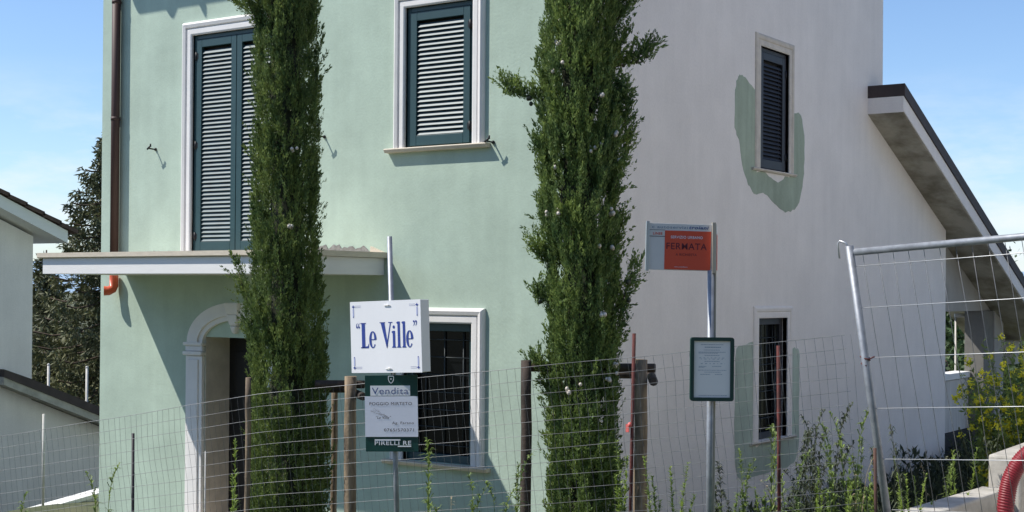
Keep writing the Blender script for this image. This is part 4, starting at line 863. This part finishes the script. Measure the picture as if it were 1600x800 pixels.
weed('pale', 163, 722, 9.2, 'curled pale weed at the left corner of the mint wall')
weed('pale', 30, 765, 9.6, 'low bushy weed at the bottom left corner')
weed('bright', 368, 690, 10.2, 'upright green weed between the arched door and the left stake')
weed('pale', 672, 683, 7.9, 'tall thin weed with bowed tip right of the sale board')
weed('pale', 741, 737, 8.1, 'short pale weed below the right end of the lower window sill')
weed('pale', 802, 700, 8.3, 'pale weed left of the dark stake of the right cypress')
weed('pale', 781, 748, 8.1, 'shorter weed beside the dark stake, left one of the pair')
weed('bright', 975, 690, 8.6, 'narrow green weed right behind the rusty rod with pink tape')
weed('bright', 1022, 712, 8.3, 'green pointed weed right of the thick cypress stake')
weed('bright', 1060, 725, 8.3, 'green pointed weed left of the bus stop pole')
weed('dark', 1130, 712, 8.5, 'dark weed just right of the bus stop pole')
weed('pale', 1162, 700, 8.4, 'weed under the left end of the lower side window sill')
weed('pale', 1206, 655, 8.3, 'weed climbing past the lower side window beside the rusty rod')
weed('dark', 1246, 660, 9.0, 'dark weed under the right end of the lower side window sill')
weed('dark', 1265, 630, 9.2, 'dark tall weed right of the lower side window, left of the tallest dark one')
weed('dark', 1280, 645, 9.4, 'thin dark weed between the two tallest dark ones')
weed('dark', 1297, 620, 9.3, 'tallest dark weed right of the lower side window')
weed('pale', 1310, 650, 8.6, 'yellowish tall weed left of the temporary fence post')
weed('pale', 1332, 628, 8.6, 'tallest pale weed against the temporary fence post')
weed('bright', 1320, 720, 8.3, 'bright green weed at the foot of the temporary fence post')
weed('bright', 1362, 700, 8.9, 'bright feathery weed behind the temporary fence post')
weed('dark', 1402, 655, 11.5, 'leggy dark weed against the grey wall behind the fence panel')
weed('dark', 1372, 690, 10.0, 'dark weed just inside the fence panel')
weed('bright', 1412, 742, 9.9, 'yellow green weed left behind the fence panel above the low wall')
weed('bright', 1428, 738, 10.2, 'slender yellow green weed behind the fence panel')
weed('bright', 1440, 748, 10.6, 'small forked green weed at the low wall')
weed('pale', 1472, 700, 12.5, 'weed at the grey wall corner')
weed('bright', 1505, 700, 11.6, 'green weed in front of the porch parapet')
weed('dark', 1520, 660, 13.0, 'dark weed left of the porch column')
weed('dark', 1555, 640, 12.5, 'dark weed in front of the porch column')
weed('dark', 1230, 745, 8.8, 'low dark weed right of the rusty rod in front of the side window')
weed('pale', 1250, 770, 8.4, 'low pale weed below the side window')
weed('bright', 1290, 765, 8.3, 'low bright weed left of the temporary fence post')
weed('bright', 1190, 765, 8.3, 'low bright weed below the side window sill')
weed('bright', 1145, 770, 8.3, 'low bright weed beside the bus stop pole')
weed('dry', 1215, 735, 8.9, 'dry tan stalk left of the dark weed mass by the side window')
weed('dry', 1340, 700, 9.0, 'dry tan stalk just right of the foot of the temporary fence post')
weed('dry', 1453, 715, 10.8, 'dry tan stalk behind the mesh near the low wall')
weed('dry', 705, 770, 8.0, 'short dry stalk between the pale weeds under the lower window')
weed('pale', 1238, 700, 8.6, 'pale leafy weed right of the rusty rod below the side window')
weed('bright', 1272, 735, 8.5, 'bright spiky weed in the middle of the dark weed mass')
weed('pale', 1345, 675, 9.4, 'pale nodding weed seen through the leaning mesh')
weed('bright', 1385, 760, 9.0, 'low spiky weed at the very start of the low concrete wall')
weed('bright', 1490, 735, 11.2, 'spiky weed halfway along the low concrete wall')
# dark undergrowth by the wall: nobody could count its leaves
def scatter_leaves(name, n, pos, size, mat, label, seed):
    rng = np.random.default_rng(seed); c = pos(rng, n); d = unit(rng.normal(size=(n, 3))+np.array([0, 0, 1.3])); s_ = unit(np.cross(d, rng.normal(size=(n, 3))))
    L_ = size*(0.5+rng.random((n, 1))); q = np.stack([c-s_*L_*0.06, c+d*L_*0.5-s_*L_*0.12, c+d*L_, c+d*L_*0.5+s_*L_*0.12], 1)
    return raw_mesh(name, q, 4, mat, label=label, cat='ground cover', kind='stuff')
def pos_under(rng, n):
    y = rng.uniform(3.0, 12.5, n); x = rng.uniform(0.05, 3.2, n)**1.0; hmax = np.where(y > 8, 0.55, 0.35)*(0.35+0.65*np.abs(np.sin(x*2.1+y*1.3)))
    return np.stack([x, y, -1.12+rng.random(n)*hmax], 1)
scatter_leaves('undergrowth', 26000, pos_under, 0.11, M['weed_dark'], 'dark undergrowth at the foot of the grey side wall', 3)
def pos_grass(rng, n):
    s = rng.uniform(-4.5, 4.5, n); d = rng.uniform(6.6, 8.4, n); x = CAM.x+s*0.8215-d*0.5702; y = CAM.y+s*0.5701+d*0.8215
    z = np.array([terrain(a, b) for a, b in zip(x, y)]); return np.stack([x, y, z], 1)
scatter_leaves('grass', 22000, pos_grass, 0.13, M['weed'], 'rough green grass on the verge under the fence', 4)
# ---- mustard bush with yellow flowers
def mustard(loc, h, spread, nst, nfl, seed, label, heads=None):
    rng = np.random.default_rng(seed); T = empty('mustard_plant', loc, label=label, cat='flowering plant', group=None)
    Q = []; tb_ = MB(); tips = []
    for s_ in range(nst):
        a = rng.random()*6.28; r_ = spread*rng.random()**0.6; hh = h*(0.55+0.45*rng.random()); p0 = np.array([0, 0, 0.0]); p2 = np.array([math.cos(a)*r_, math.sin(a)*r_, hh]); p1 = np.array([p2[0]*0.35, p2[1]*0.35, hh*0.6])
        ts = np.linspace(0, 1, 9); P = ((1-ts)**2)[:, None]*p0+(2*ts*(1-ts))[:, None]*p1+(ts**2)[:, None]*p2
        tb_.tube([tuple(p) for p in P], [0.005*(1-0.7*t) for t in ts], 5, caps=False); tips.append(P[-1])
        for t in (0.55, 0.7, 0.85):
            p = P[int(t*8)]; b = p+np.array([rng.normal()*0.09, rng.normal()*0.09, 0.16]); tb_.tube([tuple(p), tuple((p+b)/2+0.01), tuple(b)], 0.002, 4, caps=False); tips.append(b)
        n = 110; tt_ = rng.random(n); c = np.array([np.interp(tt_, ts, P[:, i]) for i in range(3)]).T; d1 = unit(rng.normal(size=(n, 3))+np.array([0, 0, 0.4])); sd_ = unit(np.cross(d1, rng.normal(size=(n, 3))))
        L_ = 0.03+0.045*rng.random((n, 1)); Q.append(np.stack([c, c+d1*L_*0.5-sd_*L_*0.17, c+d1*L_, c+d1*L_*0.5+sd_*L_*0.17], 1))
    tb_.build('stems', M['weed'], T, recalc=False); raw_mesh('leaves', np.concatenate(Q), 4, M['weed'], T)
    rnd = random.Random(seed); rnd.shuffle(tips); pr = None
    for p in tips[:nfl]:
        if pr is None:
            m = MB(); r2 = random.Random(9)
            for i in range(34):
                c_ = Vector((r2.gauss(0, 0.012), r2.gauss(0, 0.012), r2.gauss(0, 0.012))); a_ = Vector((r2.gauss(0, 1), r2.gauss(0, 1), r2.gauss(0, 1))).normalized()*0.010; b_ = a_.orthogonal().normalized()*0.008
                m.add([c_-a_, c_-b_, c_+a_, c_+b_], [(0, 1, 2, 3)])
            pr = m.build('flower_head', M['yellow'], T, recalc=False); pr.location = tuple(p)
        else:
            o = pr.copy(); COL.objects.link(o); o.parent = T; o.location = tuple(p); q = rnd.uniform(1.1, 1.9); o.scale = (q, q, q); o.rotation_euler = (rnd.random()*3, rnd.random()*3, 0)
    return T
mp0 = at(1604, 700, 13.3); mustard((mp0.x, mp0.y, -0.7), 2.0, 0.74, 70, 170, 3, 'large mustard plant covered in yellow flower heads at the right edge')
mp1 = at(1535, 700, 13.4); mustard((mp1.x-0.02, mp1.y, -0.95), 1.75, 0.30, 9, 12, 5, 'smaller mustard plant with few yellow heads in front of the porch column')
mp2 = at(600, 800, 7.8); mustard((mp2.x, mp2.y, terrain(mp2.x, mp2.y)), mp2.z+0.045-terrain(mp2.x, mp2.y), 0.16, 5, 6, 8, 'low yellow flowered plant at the foot of the sale board pole')

# ------------------------------------------------------------------ background trees, poles, buildings, hills
def spruce(loc, H, Rmax, seed, label, nb=150):
    rng = np.random.default_rng(seed); T = empty('conifer', loc, label=label, cat='tree')
    m = MB(); m.tube([(0, 0, 0), (0, 0, H*0.5), (0, 0, H)], [H*0.022, H*0.012, 0.02], 8); tw = m; Q = []
    for i in range(nb):
        t = 0.06+0.93*(i/nb); z = H*t; a = i*2.4+rng.normal()*0.2; L_ = Rmax*(1-t)**0.75*(0.7+0.5*rng.random()); A_ = np.array([math.cos(a), math.sin(a), 0])
        ts = np.linspace(0, 1, 14); P = np.array([0, 0, z])+A_*(ts*L_)[:, None]+np.array([0, 0, 1.0])*(0.10*L_*ts-0.38*L_*ts**1.6+0.30*L_*ts**4)[:, None]
        tw.tube([tuple(p) for p in P[::3]], 0.02, 4, caps=False)
        n = int(34*L_)+14; tt_ = rng.random(n)**0.8; c = np.array([np.interp(tt_, ts, P[:, k]) for k in range(3)]).T
        side = np.cross(A_, [0, 0, 1.0]); wdt = 0.32*L_*(1-tt_)**0.7*(0.3+tt_)
        c += side*(rng.uniform(-1, 1, n)*wdt)[:, None]+np.array([0, 0, -1.0])*(rng.random(n)*0.35*(0.4+wdt))[:, None]
        Q.append((c, np.tile(A_, (n, 1))))
    c = np.concatenate([q[0] for q in Q]); A_ = np.concatenate([q[1] for q in Q]); n = len(c)
    c = np.repeat(c, 5, 0)+rng.normal(size=(n*5, 3))*0.05; d = unit(np.repeat(A_, 5, 0)*0.5+rng.normal(size=(n*5, 3))*0.7+np.array([0, 0, -0.5])); s_ = unit(np.cross(d, rng.normal(size=(n*5, 3))))
    q = np.stack([c-s_*0.018, c+d*0.09-s_*0.022, c+d*0.17, c+d*0.09+s_*0.022], 1)
    raw_mesh('crown', q, 4, M['spruce'], T); tw.build('trunk', M['bark'], T)
    return T
pA = at(172, 454, 33); spruce((pA.x, pA.y, -6.5), 12.0, 3.5, 2, 'tall drooping conifer behind the left edge of the villa', 190)
pB = at(72, 454, 38); spruce((pB.x, pB.y, -7), 9.6, 3.0, 4, 'shorter dark conifer behind the neighbour house roof', 120)
def broad(loc, H, R_, seed, label, n=9000, cat='tree', leaf=0.22):
    rng = np.random.default_rng(seed); T = empty('broadleaf_tree', loc, label=label, cat=cat)
    m = MB(); m.tube([(0, 0, 0), (0.1, 0, H*0.35), (0, 0.1, H*0.7)], [H*0.03, H*0.02, 0.05], 8)
    K = 16; cen = np.stack([rng.normal(size=K)*R_*0.5, rng.normal(size=K)*R_*0.5, H*(0.35+0.55*rng.random(K))], 1); rad = R_*(0.28+0.3*rng.random(K))
    for c_ in cen[:8]: m.tube([(0, 0, H*0.35), tuple(c_)], [0.09, 0.03], 5)
    m.build('trunk', M['bark'], T)
    k = rng.integers(0, K, n); c = cen[k]+unit(rng.normal(size=(n, 3)))*(rad[k]*(0.55+0.5*rng.random(n)))[:, None]
    d = unit(rng.normal(size=(n, 3))); s_ = unit(np.cross(d, rng.normal(size=(n, 3)))); q = np.stack([c-d*leaf*0.5, c-s_*leaf*0.28, c+d*leaf*0.5, c+s_*leaf*0.28], 1)
    raw_mesh('crown', q, 4, M['broad'], T); return T
def bt(px_, D, ztop_, z0, R_, seed, label, leaf=0.22, n=7000):
    p = at(px_, 454, D); broad((p.x, p.y, z0), ztop_-z0, R_, seed, label, n=n, leaf=leaf)
bt(60, 44, 1.8, -9, 4.0, 7, 'leafy green tree between the neighbour house and the conifer')
bt(120, 40, -0.6, -9, 4.2, 8, 'bright green low tree below the tall conifer')
bt(1478, 60, 2.5, -9, 2.2, 9, 'dark tree seen through the porch opening, left one', 0.3)
bt(1534, 75, 0.5, -9, 1.7, 10, 'dark tree seen through the porch opening beside the column', 0.3)
bt(1632, 55, 3.6, -9, 3.8, 12, 'green tree beyond the lean-to roof at the right edge', 0.26, 9000)
bt(1590, 48, 0.9, -7, 3.0, 13, 'leafy tree behind the mustard flowers at the right edge', 0.24)
bt(1460, 70, 1.0, -9, 5.0, 14, 'dark tree hidden partly by the villa corner', 0.3)
# slim lamp-like post seen through the porch, and two vent pipes left
pp = at(1493, 578, 24); lp = empty('light_post', (pp.x, pp.y, -2.2), label='slim pale post with a short cross bar seen through the porch opening', cat='post')
m = MB(); m.tube([(0, 0, 0), (0, 0, 2.2+at(1493, 493, 24).z)], 0.018, 8); m.build('post', M['pale_post'], lp)
ztp = 2.2+at(1493, 493, 24).z; m = MB(); m.tube([tuple(Vector((0, 0, ztp))-cr*0.02), tuple(Vector((0, 0, ztp))+cr*0.17)], 0.035, 8); m.build('cross_bar', M['pale_post'], lp)
for i, (px_, y0, D, lb) in enumerate(((76, 570, 30, 'left of two slim pale poles behind the neighbour lean-to roof'), (136, 574, 30, 'right of two slim pale poles behind the neighbour lean-to roof'))):
    p = at(px_, y0, D); m = MB(); m.tube([(0, 0, 0), (0, 0, p.z+4)], 0.027, 8); m.ball((0, 0, p.z+4), 0.032, 8, 6); o = m.build('pole', M['pale_post'], None, label=lb, cat='pole', group='slim poles behind the neighbour house'); o.location = (p.x, p.y, -4)
def block(loc, rot, w_, d_, h_, label, bal, mat):
    T = empty('apartment_building', loc, (0, 0, rot), label=label, cat='building')
    m = MB(); m.box(-w_/2, w_/2, 0, d_, 0, h_); m.build('wall', mat, T)
    m = MB(); m.box(-w_/2-0.5, w_/2+0.5, -0.5, d_+0.5, h_+0.003, h_+0.35); m.build('roof', M['tile'], T)
    for j in range(int(h_//3)):
        for i in range(bal):
            x_ = -w_/2+w_*(i+0.5)/bal; z_ = 0.6+j*3
            m = MB(); m.box(x_-1.5, x_+1.5, -1.1, -0.003, z_-0.15, z_); m.box(x_-1.5, x_+1.5, -1.15, -1.05, z_+0.004, z_+1.0); m.build('balcony', M['white_far'], T)
            m = MB(); m.box(x_-0.7, x_+0.7, -0.02, -0.002, z_+0.02, z_+2.1); m.build('window', M['glass'], T)
    return T
pb = at(1524, 540, 95); block((pb.x, pb.y, -9), TH, 9, 8, 10.8, 'white balconied apartment block seen through the porch opening', 2, M['white_far'])
pb = at(1588, 520, 80); block((pb.x, pb.y, -9), TH, 7, 8, 9.2, 'red rendered building with a white balcony beyond the porch column', 2, M['brick'])
# unseen trees added behind the viewer to block low sky from the canopy shade
for i, (s_, d_, h_, r_, lb) in enumerate(((-22, -13, 9, 5, 'added sky-blocking tree across the road, farthest left behind the viewer'), (-13.5, -15, 10, 5.5, 'added sky-blocking tree across the road, second from the left behind the viewer'), (-5, -13, 9, 5, 'added sky-blocking tree across the road, left behind the viewer'),
        (3.5, -14, 10, 5.5, 'added sky-blocking tree across the road straight behind the viewer'), (12, -13, 9, 5, 'added sky-blocking tree across the road, right behind the viewer'), (20.5, -14, 10, 5, 'added sky-blocking tree across the road, farthest right behind the viewer'))):
    x_, y_ = sd(s_, d_); broad((x_, y_, terrain(x_, y_)), h_, r_, 60+i, lb, n=3200, leaf=0.75)
# hills on the horizon
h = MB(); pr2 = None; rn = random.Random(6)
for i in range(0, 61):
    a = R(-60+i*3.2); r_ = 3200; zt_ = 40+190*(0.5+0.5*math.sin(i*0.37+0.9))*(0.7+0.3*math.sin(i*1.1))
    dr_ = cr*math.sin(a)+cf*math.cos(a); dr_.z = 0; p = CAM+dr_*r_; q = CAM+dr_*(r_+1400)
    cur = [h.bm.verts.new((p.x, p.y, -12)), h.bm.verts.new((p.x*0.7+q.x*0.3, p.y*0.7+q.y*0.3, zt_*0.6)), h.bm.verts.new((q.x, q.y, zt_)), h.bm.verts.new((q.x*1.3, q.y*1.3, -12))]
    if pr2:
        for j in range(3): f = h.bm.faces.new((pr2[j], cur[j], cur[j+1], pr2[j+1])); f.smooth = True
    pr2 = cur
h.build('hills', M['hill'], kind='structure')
